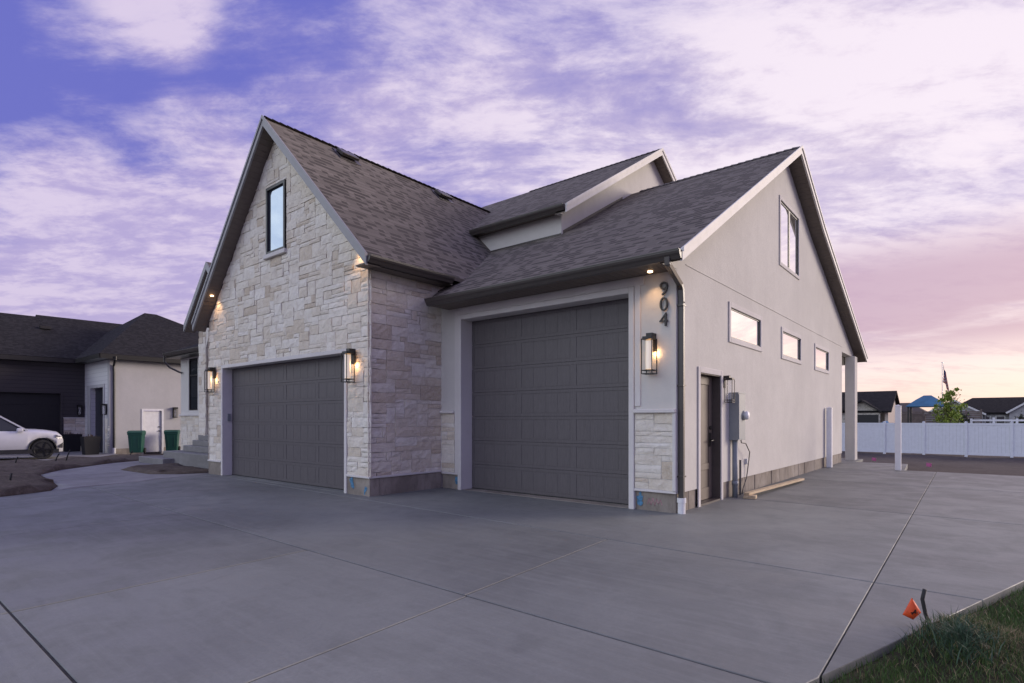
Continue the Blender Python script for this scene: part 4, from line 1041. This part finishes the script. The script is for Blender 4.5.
planter(-34.1,7.55,'black square planter standing in front of the stone corner')
planter(-30.6,7.45,'black square planter nearest the black downspout, right of the tall dark door',.95)
# wheelie bins
M['bin']=simple('green_bin_plastic',(.008,.075,.052),.45,var=.08,bs=.04)
def bin_(x,y,rz,label,s=1.0):
    z=g(x,y)+.11; t=thing('wheelie_bin',label,'trash can',(x,y,z),rz,'green wheelie bins by the cream stucco wall')
    b=MB(); P=lambda w,d,z_,dy=0:[(-w,-d+dy,z_),(w,-d+dy,z_),(w,d+dy,z_),(-w,d+dy,z_)]
    rings=[P(.22,.24,.06),P(.235,.26,.25),P(.27,.32,.86),P(.29,.34,.87),P(.29,.34,.95)]
    for q in rings: b.v+=q
    b.f.append((3,2,1,0))
    for r in range(4):
        for i in range(4): j=(i+1)%4; b.f.append((r*4+i,r*4+j,r*4+4+j,r*4+4+i))
    b.f.append((16,17,18,19))
    for x_ in (-.13,.13): b.bar((x_,-.268,.25),(x_*1.1,-.325,.80),.03,.02,up=(0,-1,0))
    b.build('body',M['bin'],t,local=True,bevel=.02,seg=2)
    b=MB(); 
    pr=[(-.37,.95),(-.37,.985),(-.2,1.05),(.15,1.06),(.33,1.02),(.36,.95)]
    b.prism([(-.30,y_,z_) for y_,z_ in pr],(.60,0,0)); b.build('lid',M['bin'],t,local=True,bevel=.015)
    b=MB(); b.tube([(-.22,.38,1.0),(.22,.38,1.0)],.018,8); b.bar((-.22,.3,.98),(-.22,.39,1.0),.03,.03); b.bar((.22,.3,.98),(.22,.39,1.0),.03,.03); b.build('handle',M['bin'],t,local=True)
    for x_ in (-.26,.26):
        w=MB(); w.tube([(x_-.03,.26,.13),(x_+.03,.26,.13)],.13,16); w.build('wheel',M['rubber'],t,local=True)
bin_(-29.64,8.95,R(60),'green wheelie bin left of the white side door')
bin_(-30.0,10.55,R(62),'green wheelie bin right of the white side door, under small lantern')

# ------------------------------------------------------------------ car (white coupe-like suv), built nose to +x locally
M['carpaint']=simple('white_car_paint',(.66,.66,.68),.22,var=.02,bs=0,spec=.6); M['carglass']=glass('car_glass',.2,(.03,.035,.045)); M['trimblk']=simple('car_trim_black',(.02,.02,.022),.5,bs=0)
M['rim']=simple('dark_alloy',(.025,.025,.028),.35,.7,bs=0); M['lens']=simple('headlamp_lens',(.10,.10,.12),.1,bs=0)
def car(loc,rz):
    t=thing('parked_suv','white coupe style suv with black wheels parked before the black garage door','car',loc,rz)
    stn=[-2.42,-2.3,-2.0,-1.6,-1.2,-.8,-.4,0,.4,.8,1.1,1.4,1.75,2.08,2.20,2.26]
    belt=[.98,1.05,1.10,1.10,1.09,1.08,1.07,1.06,1.05,1.04,1.04,1.03,1.0,.95,.86,.72]
    hw=[.80,.88,.95,.97,.975,.98,.98,.98,.98,.98,.975,.97,.95,.90,.80,.66]
    cr=[.02,.03,.04,.04,.04,.04,.04,.04,.04,.05,.07,.07,.065,.05,.03,.02]
    wr=.43
    def low(x):
        z=.26
        for cx in (-1.5,1.60):
            if abs(x-cx)<wr: z=max(z,.36+math.sqrt(wr*wr-(x-cx)**2))
        return z
    xs_=sorted(set(stn+[cx+wr*math.cos(a) for cx in(-1.5,1.60) for a in np.linspace(0,math.pi,13)]+[cx+s_*(wr+.002) for cx in(-1.5,1.60) for s_ in(-1,1)]))
    ip=lambda arr,x: float(np.interp(x,stn,arr))
    b=MB(); rows=[]
    for x in xs_:
        H=ip(belt,x);W=ip(hw,x);L=min(low(x),H-.03); c_=ip(cr,x); mid=max(L+.01,min(H-.1,.72))
        sec=[(-W*.93,L),(-W,max(L+.004,mid)),(-W*.985,H-.05 if H-.05>mid else mid+.005),(-W*.93,H),(-W*.5,H+c_),(0,H+c_*1.25),(W*.5,H+c_),(W*.93,H),(W*.985,H-.05 if H-.05>mid else mid+.005),(W,max(L+.004,mid)),(W*.93,L)]
        rows.append(len(b.v)); b.v+=[(x,y,z) for y,z in sec]
    n=11
    for i in range(len(rows)-1):
        for k in range(n-1): b.f.append((rows[i]+k,rows[i]+k+1,rows[i+1]+k+1,rows[i+1]+k))
        b.f.append((rows[i]+n-1,rows[i],rows[i+1],rows[i+1]+n-1))
    b.f.append(tuple(rows[0]+k for k in range(n))); b.f.append(tuple(rows[-1]+k for k in range(n))[::-1])
    body=b.build('body',M['carpaint'],t,local=True,smooth=True)
    # greenhouse
    gx=[-2.05,-1.5,-.9,-.2,.35,1.12]; gz_=[1.12,1.42,1.60,1.66,1.62,1.07]; gw=[.70,.70,.68,.68,.68,.82]
    b=MB(); 
    for x,z,w in zip(gx,gz_,gw): b.v+=[(x,-.90 if x not in (-2.05,) else -.84,1.05),(x,-w,z-.05),(x,-w*.8,z),(x,w*.8,z),(x,w,z-.05),(x,.90,1.05)]
    for i in range(5):
        for k in range(5): b.f.append((i*6+k,i*6+k+1,i*6+7+k,i*6+6+k))
    b.build('glasshouse',M['carglass'],t,local=True)
    b=MB()
    for i in range(1,4):
        x0,x1=gx[i],gx[i+1]; 
        b.prism([(x0,-gw[i],gz_[i]-.04),(x0,-gw[i]*.8,gz_[i]+.008),(x0,gw[i]*.8,gz_[i]+.008),(x0,gw[i],gz_[i]-.04)],(x1-x0,0,gz_[i+1]-gz_[i]))
    for s_ in (-1,1):
        b.bar((.35,s_*.70,1.595),(1.16,s_*.87,1.06),.05,.05); b.bar((-1.5,s_*.71,1.40),(-2.05,s_*.80,1.10),.08,.06); b.bar((-1.5,s_*.705,1.40),(.35,s_*.70,1.60),.03,.04)
    b.build('roof',M['carpaint'],t,local=True)
    b=MB(); 
    for s_ in (-1,1): b.bar((-.25,s_*.80,1.62-.2),(-.25,s_*.905,1.06),.06,.02); 
    b.bar((-1.98,0,.30),(2.1,0,.30),1.86,.16); 
    for cx in (-1.5,1.60):
        for s_ in (-1,1):
            pts=[(cx+(wr+.0)*math.cos(a),s_*.955,.36+(wr)*math.sin(a)) for a in np.linspace(0,math.pi,13)]
            b.tube(pts,.028,6)
    b.build('black_cladding',M['trimblk'],t,local=True)
    for cx in (-1.5,1.60):
        for s_ in (-1,1):
            w=MB(); w.tube([(cx,s_*.70,.365),(cx,s_*.73,.365),(cx,s_*.91,.365),(cx,s_*.93,.365)],[.33,.365,.365,.33],28); wo=w.build('wheel',M['rubber'],t,local=True)
            w=MB()
            for k in range(5):
                a=2*math.pi*k/5; w.bar((cx+.05*math.cos(a),s_*.935,.365+.05*math.sin(a)),(cx+.26*math.cos(a),s_*.935,.365+.26*math.sin(a)),.05,.02,up=(0,1,0))
            w.tube([(cx,s_*.90,.365),(cx,s_*.945,.365)],.06,12)
            ring=[(cx+.27*math.cos(a),s_*.935,.365+.27*math.sin(a)) for a in np.linspace(0,2*math.pi,25)]; w.tube(ring,.012,5,cap=False)
            w.build('rim',M['rim'],wo,local=True)
    for s_ in (-1,1):
        b=MB(); b.prism([(1.98,s_*.925,.80),(2.20,s_*.80,.74),(2.21,s_*.78,.82),(2.0,s_*.91,.905)],(0,s_*.03,0)); b.build('headlight',M['lens'],t,local=True)
        b=MB(); b.box(.82,s_*.92,1.02,1.02,s_*1.12,1.16); b.build('mirror',M['carpaint'],t,local=True,bevel=.04,seg=2)
        b=MB(); b.prism([(2.10,s_*.89,.42),(2.235,s_*.74,.40),(2.24,s_*.72,.60),(2.12,s_*.88,.50)],(0,s_*.03,0)); b.build('bumper_vent',M['trimblk'],t,local=True)
    b=MB(); b.prism([(2.25,-.5,.45),(2.25,.5,.45),(2.262,.45,.72),(2.262,-.45,.72)],(.02,0,0)); b.build('grille',M['trimblk'],t,local=True)
    b=MB()
    for s_ in (-1,1): b.box(-.15,s_*.978,.92,.05,s_*1.0,.95); b.box(-1.1,s_*.975,.93,-.9,s_*.998,.96)
    b.build('door_handle',M['carpaint'],t,local=True)
    return t
car((-29.4,3.85,drop(-29.4,4)-.0),R(84)).scale=(1,1,1.06)

# ================================================================== behind: fence, houses
def foliage(n,clumps,size,spread):
    V=[];F=[];T=[]
    for k in range(n):
        c=clumps[rng.integers(len(clumps))]; d=rng.normal(0,1,3); d/=np.linalg.norm(d); r=c[3]*abs(rng.normal(0,.75))
        p=np.array(c[:3])+d*r*np.array([1,1,.85]); a=rng.normal(0,1,3);a/=np.linalg.norm(a);b_=np.cross(a,rng.normal(0,1,3));b_/=np.linalg.norm(b_)
        s=size*rng.uniform(.6,1.3); q=len(V); V+=[tuple(p-a*s),tuple(p+b_*s*.5),tuple(p+a*s),tuple(p-b_*s*.5)]; F.append((q,q+1,q+2,q+3)); T.append(min(1,max(0,rng.normal(.5,.25))))
    me=bpy.data.meshes.new('crown'); me.from_pydata(V,[],F); settone(me,T); return me
fy=38.7; fz=-.70
vf=thing('vinyl_fence','long white vinyl privacy fence across the back lot','fence',(0,fy,fz))
fx=[-0.55-1.83*k for k in range(14)][::-1]+[-.55+1.83*k for k in range(1,9)]
for i,x in enumerate(fx):
    b=MB(); b.box(x-.063,fy-.063,g(x,fy)-.05,x+.063,fy+.063,1.13); b.box(x-.072,fy-.072,1.13,x+.072,fy+.072,1.15); b.box(x-.04,fy-.04,1.15,x+.04,fy+.04,1.175); b.build('post',M['fence'],vf,bevel=.006)
    if i<len(fx)-1:
        x1=fx[i+1]; b=MB(); b.box(x+.063,fy-.03,.97,x1-.063,fy+.03,1.08); b.box(x+.063,fy-.03,-.62,x1-.063,fy+.03,-.48)
        k=0; xx=x+.065
        while xx<x1-.07: b.box(xx,fy-.012,-.48,min(xx+.148,x1-.065),fy+.012,.97); xx+=.152
        b.build('panel',M['fence'],vf)
# second lower white fence further back
wf=thing('lattice_fence','low white rail fence seen above the privacy fence at right','fence',(1,47,-.9))
for k in range(6):
    x=-.4+k*1.1; b=MB(); b.box(x-.06,46.94,-.9,x+.06,47.06,1.33+.06*(k%2)); b.build('post',M['fence'],wf)
b=MB(); b.box(-.4,46.98,1.16,5.1,47.02,1.27); b.box(-.4,46.98,.8,5.1,47.02,.9); b.build('rail',M['fence'],wf)
M['h_stucco']=simple('far_wall',(.30,.30,.32),.9,var=.1,scale=2); M['h_cream']=simple('far_cream_wall',(.55,.48,.42),.9,var=.05,scale=2); M['h_white']=simple('far_trim',(.55,.55,.56),.7,bs=0); M['h_brown']=simple('far_brown_wall',(.14,.11,.10),.9,var=.2,scale=3)
# house A (left, behind column)
ha=thing('distant_house','distant house with dark roof, stone gable and dark garage seen beside the rear column','house',(-10,72,-1.4),0,'distant houses beyond the fence')
wall('front_wall',(0,70,0),(1,0,0),(0,-1,0),[(-14,-1.4),(-8.0,-1.4),(-8.0,2.1),(-9.6,3.15),(-11.5,2.1),(-14,2.1)],[],.3,M['far_stone'],ha)
b=MB(); b.box(-10.6,69.94,-1.4,-8.15,70.0,1.75); b.build('garage_door',M['n_black'],ha)
wall('side_wall',(-7.35,0,0),(0,1,0),(1,0,0),[(70.6,-1.4),(80,-1.4),(80,2.1),(75,4.2),(70.6,2.1)],[],.3,M['h_cream'],ha)
wall('rear_wall',(0,80,0),(1,0,0),(0,1,0),[(-14,-1.4),(-7.4,-1.4),(-7.4,2.1),(-14,2.1)],[],.3,M['h_cream'],ha)
plate('roof',[([(-16,69.9,2.15),(-7.0,69.9,2.15),(-7.0,75,4.42),(-16,75,4.42)],ux),([(-16,75,4.42),(-7,75,4.42),(-7,80.3,2.1),(-16,80.3,2.1)],ux),
   ([(-9.6,69.5,3.35),(-7.85,69.5,2.15),(-7.85,73,2.15),(-9.6,73,3.35)],uy),([(-9.6,69.5,3.35),(-9.6,73,3.35),(-11.7,73,2.0),(-11.7,69.5,2.0)],uy)],M['shingle_far'],ha,.18)
# house B (right)
hb=thing('distant_house','distant wide low house with dark hipped roof behind the tree at far right','house',(2,90,-1.7),0,'distant houses beyond the fence')
b=MB(); b.box(-3,90,-1.7,14,100,2.1); b.build('wall',M['h_stucco'],hb)
for (x,w) in ((.6,.45),(1.6,.8),(3.6,1.3)):
    b=MB(); b.box(x-.1,89.93,.7,x+w,89.99,1.7); wn=b.build('window',M['h_white'],hb); b=MB(); b.box(x,89.90,.78,x+w-.1,89.93,1.62); b.build('pane',M['glass_dark'],wn)
plate('roof',[([(-3.6,89.6,2.1),(14.5,89.6,2.1),(9,95,4.05),(-.7,95,4.05)],ux),([(-3.6,89.6,2.1),(-.7,95,4.05),(-.7,95.5,4.05),(-3.6,100.5,2.1)],uy),([(-3.6,100.5,2.1),(-.7,95,4.05),(9,95,4.05),(14.5,100.5,2.1)],ux)],M['shingle_far'],hb,.18)
def fargable(parent,x0,x1,ya,zb,zt,xa):
    wall('gable_wall',(0,ya,0),(1,0,0),(0,-1,0),[(x0,-1.7),(x1,-1.7),(x1,zb),(xa,zt),(x0,zb)],[],.2,M['h_stucco'],parent)
    plate('roof',[([(xa,ya-.3,zt+.15),(x1+.3,ya-.3,zb-.02),(x1+.3,ya+6,zb-.02),(xa,ya+6,zt+.15)],uy),([(xa,ya-.3,zt+.15),(xa,ya+6,zt+.15),(x0-.3,ya+6,zb-.02),(x0-.3,ya-.3,zb-.02)],uy)],M['shingle_far'],parent,.12)
    b=MB()
    for q in (x0-.3,x1+.3): b.bar((xa,ya-.34,zt+.02),(q,ya-.34,zb-.12),.06,.2)
    b.build('rake_board',M['h_white'],parent)
fargable(hb,-5.2,.3,88,1.95,3.55,-2.4); fargable(hb,2.7,8.0,88,2.1,4.2,5.6)
hc=thing('distant_house','distant brown roofed house peeking between the rear column and the blue canopy','house',(-8,100,-1.9),0,'distant houses beyond the fence')
b=MB(); b.box(-12.6,100,-1.9,-6.0,108,2.0); b.build('wall',M['h_brown'],hc)
plate('roof',[([(-13,99.6,2.1),(-5.6,99.6,2.1),(-8,104,3.75),(-11,104,3.75)],ux),([(-5.6,99.6,2.1),(-5.6,108.4,2.1),(-8,104,3.75)],uy),([(-13,108.4,2.1),(-13,99.6,2.1),(-11,104,3.75)],uy)],simple('brown_roof',(.075,.06,.055),.9,bs=0),hc,.18)
# canopy
M['canopy']=simple('blue_canopy',(.05,.15,.26),.7,var=.15,bs=.1,scale=2)
cg=thing('blue_gazebo','blue peaked canopy gazebo on dark posts behind the white fence','gazebo',(-2.85,50,-.9))
b=MB(); cx,cy=-2.85,50
ring0=[(-1.2,-1.2,2.20),(1.2,-1.2,2.20),(1.2,1.2,2.20),(-1.2,1.2,2.20)]; ring1=[(x*.55,y*.55,2.66) for x,y,z in ring0]; ring2=[(x*.18,y*.18,2.98) for x,y,z in ring0]
for r in (ring0,ring1,ring2): b.v+=[(cx+x,cy+y,z) for x,y,z in r]
for r in range(2):
    for i in range(4): j=(i+1)%4; b.f.append((r*4+i,r*4+j,r*4+4+j,r*4+4+i))
b.f.append((8,9,10,11)); o=b.build('canopy',M['canopy'],cg); sd=o.modifiers.new('solid','SOLIDIFY'); sd.thickness=.05
for x in(-1.05,1.05):
    for y in(-1.05,1.05): b=MB(); b.box(cx+x-.05,cy+y-.05,-.95,cx+x+.05,cy+y+.05,2.2); b.build('post',M['black_metal'],cg)
ann=thing('blue_awning','pale blue sloped awning between canopy and tree','awning',(-1.5,51.5,-.9))
b=MB(); b.prism([(-2.2,51,2.22),(-.9,51,1.98),(-.9,52.5,1.98),(-2.2,52.5,2.22)],(0,0,.05)); b.build('awning_sheet',simple('pale_blue_sheet',(.13,.24,.31),.7,bs=0),ann)
for x in (-2.1,-1.0): b=MB(); b.box(x-.04,51.1,-.95,x+.04,51.2,1.99); b.build('post',M['black_metal'],ann)
# dark slatted fence behind
sf=thing('slat_fence','dark wooden slat fence under the blue canopy','fence',(-2.6,53,-1))
for k in range(7):
    x=-5.0+k*.85; b=MB(); b.box(x-.05,52.95,-1.05,x+.05,53.05,2.0); b.build('post',M['h_brown'],sf)
b=MB()
for z in np.arange(-.9,1.85,.14): b.box(-5.0,52.97,z,.1,53.0,z+.11)
b.build('slats',M['h_brown'],sf)
# tarp
b=MB(); nx_,ny_=14,8
for j in range(ny_+1):
    for i in range(nx_+1):
        u_=i/nx_*2-1; v_=j/ny_*2-1; h=max(0,1-abs(u_)**2.2)*max(0,1-abs(v_)**2.6)
        b.v.append((-4.55+u_*.62,42+v_*.9,-.85+2.02*h**.5+ .05*math.sin(u_*7+v_*3)*h))
for j in range(ny_):
    for i in range(nx_): q=j*(nx_+1)+i; b.f.append((q,q+1,q+nx_+2,q+nx_+1))
tag(settle(b.build('tarp_mound',simple('blue_tarp',(.03,.16,.30),.5,bs=.1),smooth=True)),'bright blue tarp covered heap just showing above the white fence','tarp')
# flag pole
fp_=thing('flagpole','tall thin flagpole with a limp striped flag rising behind the small tree','flagpole',(-2.42,60,-1.2))
b=MB(); b.tube([(-2.42,60,-1.2),(-2.42,60,6.05)],[.045,.025],8); b.build('pole',M['gutter_end'],fp_); b=MB(); b.tube([(-2.42,60,6.05),(-2.42,60,6.12)],.06,8); b.build('finial',M['gutter_end'],fp_)
def flagm():
    m,nt,b=nm('striped_flag'); uv=N(nt,'ShaderNodeUVMap').outputs[0]; sp=N(nt,'ShaderNodeSeparateXYZ'); LK(nt,uv,sp.inputs[0])
    st_=mth(nt,'GREATER_THAN',mth(nt,'FRACT',mth(nt,'MULTIPLY',sp.outputs[1],6.5)),.5); c=mixc(nt,st_,(.26,.03,.04),(.38,.34,.36))
    ca=mth(nt,'MULTIPLY',mth(nt,'LESS_THAN',sp.outputs[0],.42),mth(nt,'GREATER_THAN',sp.outputs[1],.46)); c=mixc(nt,ca,c,(.03,.04,.13))
    LK(nt,c,b.inputs['Base Color']); b.inputs['Roughness'].default_value=.8; return m
me=bpy.data.meshes.new('flag'); V=[];F=[];U=[]
for i in range(17):
    for j in range(9):
        u_=i/16; v_=j/8      # limp: fly hangs down and folds
        V.append((.05+.30*(1-v_)*u_**.6+.42*u_*(1-u_*.45)+.05*math.sin(u_*13+v_*2), .16*math.sin(u_*15+v_*3)*u_, 5.9-1.5*(1-v_)-1.5*u_ )); U.append((u_,v_))
for i in range(16):
    for j in range(8): q=i*9+j; F.append((q,q+1,q+10,q+9))
me.from_pydata([(x,y,z+1.2) for x,y,z in V],[],F); l=me.uv_layers.new(name='UVMap')
for p in me.polygons:
    for li in p.loop_indices: l.data[li].uv=U[me.loops[li].vertex_index]
finish(me,'flag',flagm(),fp_,smooth=True).modifiers.new('s','SOLIDIFY').thickness=.01
# tree + shrubs
tr=thing('young_tree','small young tree with bright green leaves behind the white fence','tree',(-1.42,45,-.85))
b=MB(); b.tube([(0,0,0),(.03,0,1.2),(.0,.02,2.4),(.05,0,3.2),(.1,0,3.8)],[.07,.055,.04,.025,.01],8)
for k in range(9):
    a=random.uniform(0,6.28); z=1.6+k*.22; L=.75-.04*k; b.tube([(0,0,z),(L*.5*math.cos(a),L*.5*math.sin(a),z+.3),(L*math.cos(a),L*math.sin(a),z+.65)],[.025,.016,.006],5)
b.build('trunk',M['bark'],tr,local=True,smooth=True)
cl=[]
for k in range(46):
    a=random.uniform(0,6.28); z=random.uniform(1.5,3.75); r=random.uniform(.1,1.0)*(1-abs(z-2.4)/2.1); cl.append((r*math.cos(a),r*math.sin(a),z,random.uniform(.10,.30)))
cl.append((.35,0,4.0,.1)); cl.append((.05,0,3.8,.12))
finish(foliage(6500,cl,.07,1),'crown',M['leaf'],tr,local=True)
for (x,y,s,lab) in ((-1.15,47.5,1.0,'dark bushy shrub under the young tree'),(-.55,48.5,1.15,'dark shrub right of the young tree, taller than its neighbors'),(.05,48.2,.9,'low dark shrub before the far right house'),(2.0,49,1.05,'lone dark shrub nearest the right edge of the photo')):
    t=thing('shrub',lab,'shrub',(x,y,-.95),0,'dark shrubs behind the white fence')
    b=MB()
    for k in range(5):
        a=random.uniform(0,6.28); b.tube([(0,0,0),(.2*math.cos(a),.2*math.sin(a),1.6*s)],[.04,.015],5)
    b.build('stems',M['bark'],t,local=True)
    finish(foliage(900,[(random.uniform(-.3,.3),random.uniform(-.3,.3),random.uniform(.5,2.2)*s,random.uniform(.2,.36)) for _ in range(9)],.08,1),'crown',M['leaf_dark'],t,local=True)

# ================================================================== sky, light
BZ=Vector((.42,.907,0)).normalized()
w=bpy.data.worlds.new('World'); S.world=w; w.use_nodes=True; nt=w.node_tree; nt.nodes.clear()
ow=N(nt,'ShaderNodeOutputWorld'); bg=N(nt,'ShaderNodeBackground'); LK(nt,bg.outputs[0],ow.inputs[0])
d=N(nt,'ShaderNodeTexCoord').outputs['Generated']
sp=N(nt,'ShaderNodeSeparateXYZ'); LK(nt,d,sp.inputs[0]); zz=mth(nt,'MAXIMUM',sp.outputs[2],0)
dt=N(nt,'ShaderNodeVectorMath',operation='DOT_PRODUCT'); LK(nt,d,dt.inputs[0]); dt.inputs[1].default_value=(BZ.x,BZ.y,.12); gdot=dt.outputs['Value']
den=mth(nt,'ADD',zz,.16)
cb=N(nt,'ShaderNodeCombineXYZ'); LK(nt,mth(nt,'DIVIDE',sp.outputs[0],den),cb.inputs[0]); LK(nt,mth(nt,'DIVIDE',sp.outputs[1],den),cb.inputs[1])
P=cb.outputs[0]
sdir_=Vector((.80,.60,0)); fdir=Vector((-.60,.80,0))      # wind: cloud streets run along sdir_
def dotn(a,v):
    q=N(nt,'ShaderNodeVectorMath',operation='DOT_PRODUCT'); LK(nt,a,q.inputs[0]); q.inputs[1].default_value=v; return q.outputs['Value']
def comb(x,y):
    q=N(nt,'ShaderNodeCombineXYZ'); LK(nt,x,q.inputs[0]); LK(nt,y,q.inputs[1]); return q.outputs[0]
Q=comb(dotn(P,sdir_),dotn(P,fdir))
wide=noise(nt,mapping(nt,Q,(.7,1.0,1),(0,0,0),(3.1,1.7,0)),1.0,3,.5,.3)
fine=noise(nt,mapping(nt,Q,(.9,1.7,1),(0,0,.12),(1.3,4.2,0)),2.0,14,.66,.3)
puff=noise(nt,mapping(nt,Q,(1.5,2.3,1),(0,0,-.2),(9.3,2.2,0)),6.0,9,.65,.3)
wisp=noise(nt,mapping(nt,Q,(.6,3.2,1),(0,0,.10),(7,2,0)),1.3,10,.62,.7)
gfac=sst(nt,gdot,-.2,1.0)
cov=mth(nt,'ADD',mth(nt,'MULTIPLY',wide,.45),mth(nt,'ADD',mth(nt,'MULTIPLY',fine,1.05),mth(nt,'ADD',mth(nt,'MULTIPLY',wisp,.58),mth(nt,'MULTIPLY',puff,.22))))
cov=mth(nt,'ADD',cov,mth(nt,'MULTIPLY',gfac,.26))
# thinner and thicker stretches of the cloud deck, as directions in the sky
for v,lo,a in [((-0.962, 0.139, 0.235), 0.98522, 0.28), ((-0.937, 0.195, 0.29), 0.99292, 0.12), ((-0.765, 0.365, 0.53), 0.9925, 0.08), ((-0.88, 0.145, 0.451), 0.99601, 0.15), ((-0.188, 0.965, 0.182), 0.98323, 0.06), ((-0.946, 0.207, 0.248), 0.97528, 0.3), ((-0.969, 0.201, 0.142), 0.99243, 0.22), ((-0.938, 0.3, 0.175), 0.99129, 0.2), ((-0.966, 0.169, 0.197), 0.99686, 0.02), ((-0.946, 0.265, 0.184), 0.99174, 0.12), ((-0.021, 0.992, 0.122), 0.98279, 0.15), ((-0.921, 0.181, 0.346), 0.97759, -0.36), ((-0.921, 0.133, 0.365), 0.98645, -0.18), ((-0.954, 0.147, 0.261), 0.99706, -0.04), ((-0.959, 0.199, 0.202), 0.99259, -0.12), ((-0.939, 0.263, 0.223), 0.99435, -0.1), ((-0.753, 0.417, 0.509), 0.98894, -0.13), ((-0.802, 0.316, 0.506), 0.99498, -0.02), ((-0.818, 0.369, 0.441), 0.99634, -0.1), ((-0.666, 0.507, 0.547), 0.98854, -0.04), ((-0.811, 0.259, 0.525), 0.99548, 0.3), ((-0.874, 0.191, 0.448), 0.99843, 0.22), ((-0.931, 0.204, 0.304), 0.99504, 0.12), ((-0.892, 0.311, 0.328), 0.98141, 0.34), ((-0.94, 0.228, 0.252), 0.99238, 0.25), ((-0.787, 0.452, 0.42), 0.97945, 0.22), ((-0.647, 0.586, 0.488), 0.97381, 0.18), ((-0.907, 0.329, 0.263), 0.99391, 0.15), ((-0.433, 0.728, 0.532), 0.96467, -0.02), ((-0.325, 0.839, 0.437), 0.96325, 0.05), ((-0.1, 0.877, 0.47), 0.92387, 0.15), ((-0.3, 0.775, 0.557), 0.98232, -0.1), ((-0.228, 0.901, 0.37), 0.99107, -0.1), ((-0.02, 0.953, 0.303), 0.99038, -0.1), ((-0.515, 0.742, 0.429), 0.98178, 0.1)]:
    cov=mth(nt,'ADD',cov,mth(nt,'MULTIPLY',sst(nt,dotn(d,v),lo,1.0),a))
cl_=sst(nt,cov,1.02,1.60)
back=sst(nt,gdot,-.34,-.72)  # unseen sky behind the camera, brightened to light the front walls
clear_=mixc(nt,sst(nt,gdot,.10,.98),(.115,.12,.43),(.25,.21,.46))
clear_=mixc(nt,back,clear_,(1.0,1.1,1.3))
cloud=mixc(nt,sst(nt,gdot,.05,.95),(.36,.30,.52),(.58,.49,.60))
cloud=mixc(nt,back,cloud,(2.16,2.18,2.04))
thick=sst(nt,mth(nt,'ADD',mth(nt,'ADD',mth(nt,'MULTIPLY',fine,.65),mth(nt,'MULTIPLY',puff,.35)),mth(nt,'MULTIPLY',sst(nt,gdot,.55,1.0),.05)),.42,.58)
cloud=mixc(nt,mth(nt,'MULTIPLY',thick,mth(nt,'SUBTRACT',1,mth(nt,'MULTIPLY',back,.8))),cloud,mixc(nt,sst(nt,gdot,.0,.85),(.55,.47,.62),(.72,.635,.71)))
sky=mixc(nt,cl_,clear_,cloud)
# low horizon band: peach to the bright side, lilac elsewhere
hz=mth(nt,'POWER',mth(nt,'SUBTRACT',1,zz),9)
sky=mixc(nt,mth(nt,'MULTIPLY',hz,.9),sky,mixc(nt,sst(nt,gdot,.1,1.0),(.36,.28,.46),(.78,.56,.46)))
# mauve cloud bank low on the bright side
bank=noise(nt,mapping(nt,d,(1.2,1.2,9),(0,0,0),(0,0,.4)),1.4,7,.55,.3)
bm_=mth(nt,'MULTIPLY',mth(nt,'MULTIPLY',sst(nt,zz,.07,.13),sst(nt,zz,.20,.29,1,0)),mth(nt,'MULTIPLY',sst(nt,bank,.32,.46),sst(nt,dotn(d,(-.02,.985,.16)),.955,.985)))
sky=mixc(nt,mth(nt,'MULTIPLY',bm_,.85),sky,(.42,.27,.37))
# faint physical sky underneath
nk=N(nt,'ShaderNodeTexSky'); nk.sky_type='NISHITA'; nk.sun_disc=False; nk.sun_elevation=R(7); nk.sun_rotation=math.atan2(BZ.x,BZ.y)
sky=mixc(nt,.012,sky,nk.outputs[0],'ADD')
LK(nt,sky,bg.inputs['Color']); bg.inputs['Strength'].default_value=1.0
sl=bpy.data.lights.new('sun','SUN'); sl.energy=2.3; sl.angle=R(24); sl.color=(1,.86,.74)
so=bpy.data.objects.new('sun',sl); C.objects.link(so)
sdir=Vector((.60,.80,.25)).normalized(); so.rotation_euler=sdir.to_track_quat('Z','Y').to_euler(); so.location=(10,10,20)

# ================================================================== camera
cam=bpy.data.cameras.new('camera'); co_=bpy.data.objects.new('camera',cam); C.objects.link(co_); S.camera=co_
cam.sensor_width=36; cam.lens=565/1024*36; cam.shift_y=(419-341.5)/1024; cam.clip_end=2000; cam.clip_start=.05
co_.location=(0,0,1.3); co_.rotation_euler=(R(90),0,R(39.6))
S.render.resolution_x=1024; S.render.resolution_y=683
S.view_settings.view_transform='Standard'; S.view_settings.look='None'; S.view_settings.exposure=.35; S.view_settings.gamma=1
S.render.engine='CYCLES'; S.cycles.max_bounces=6
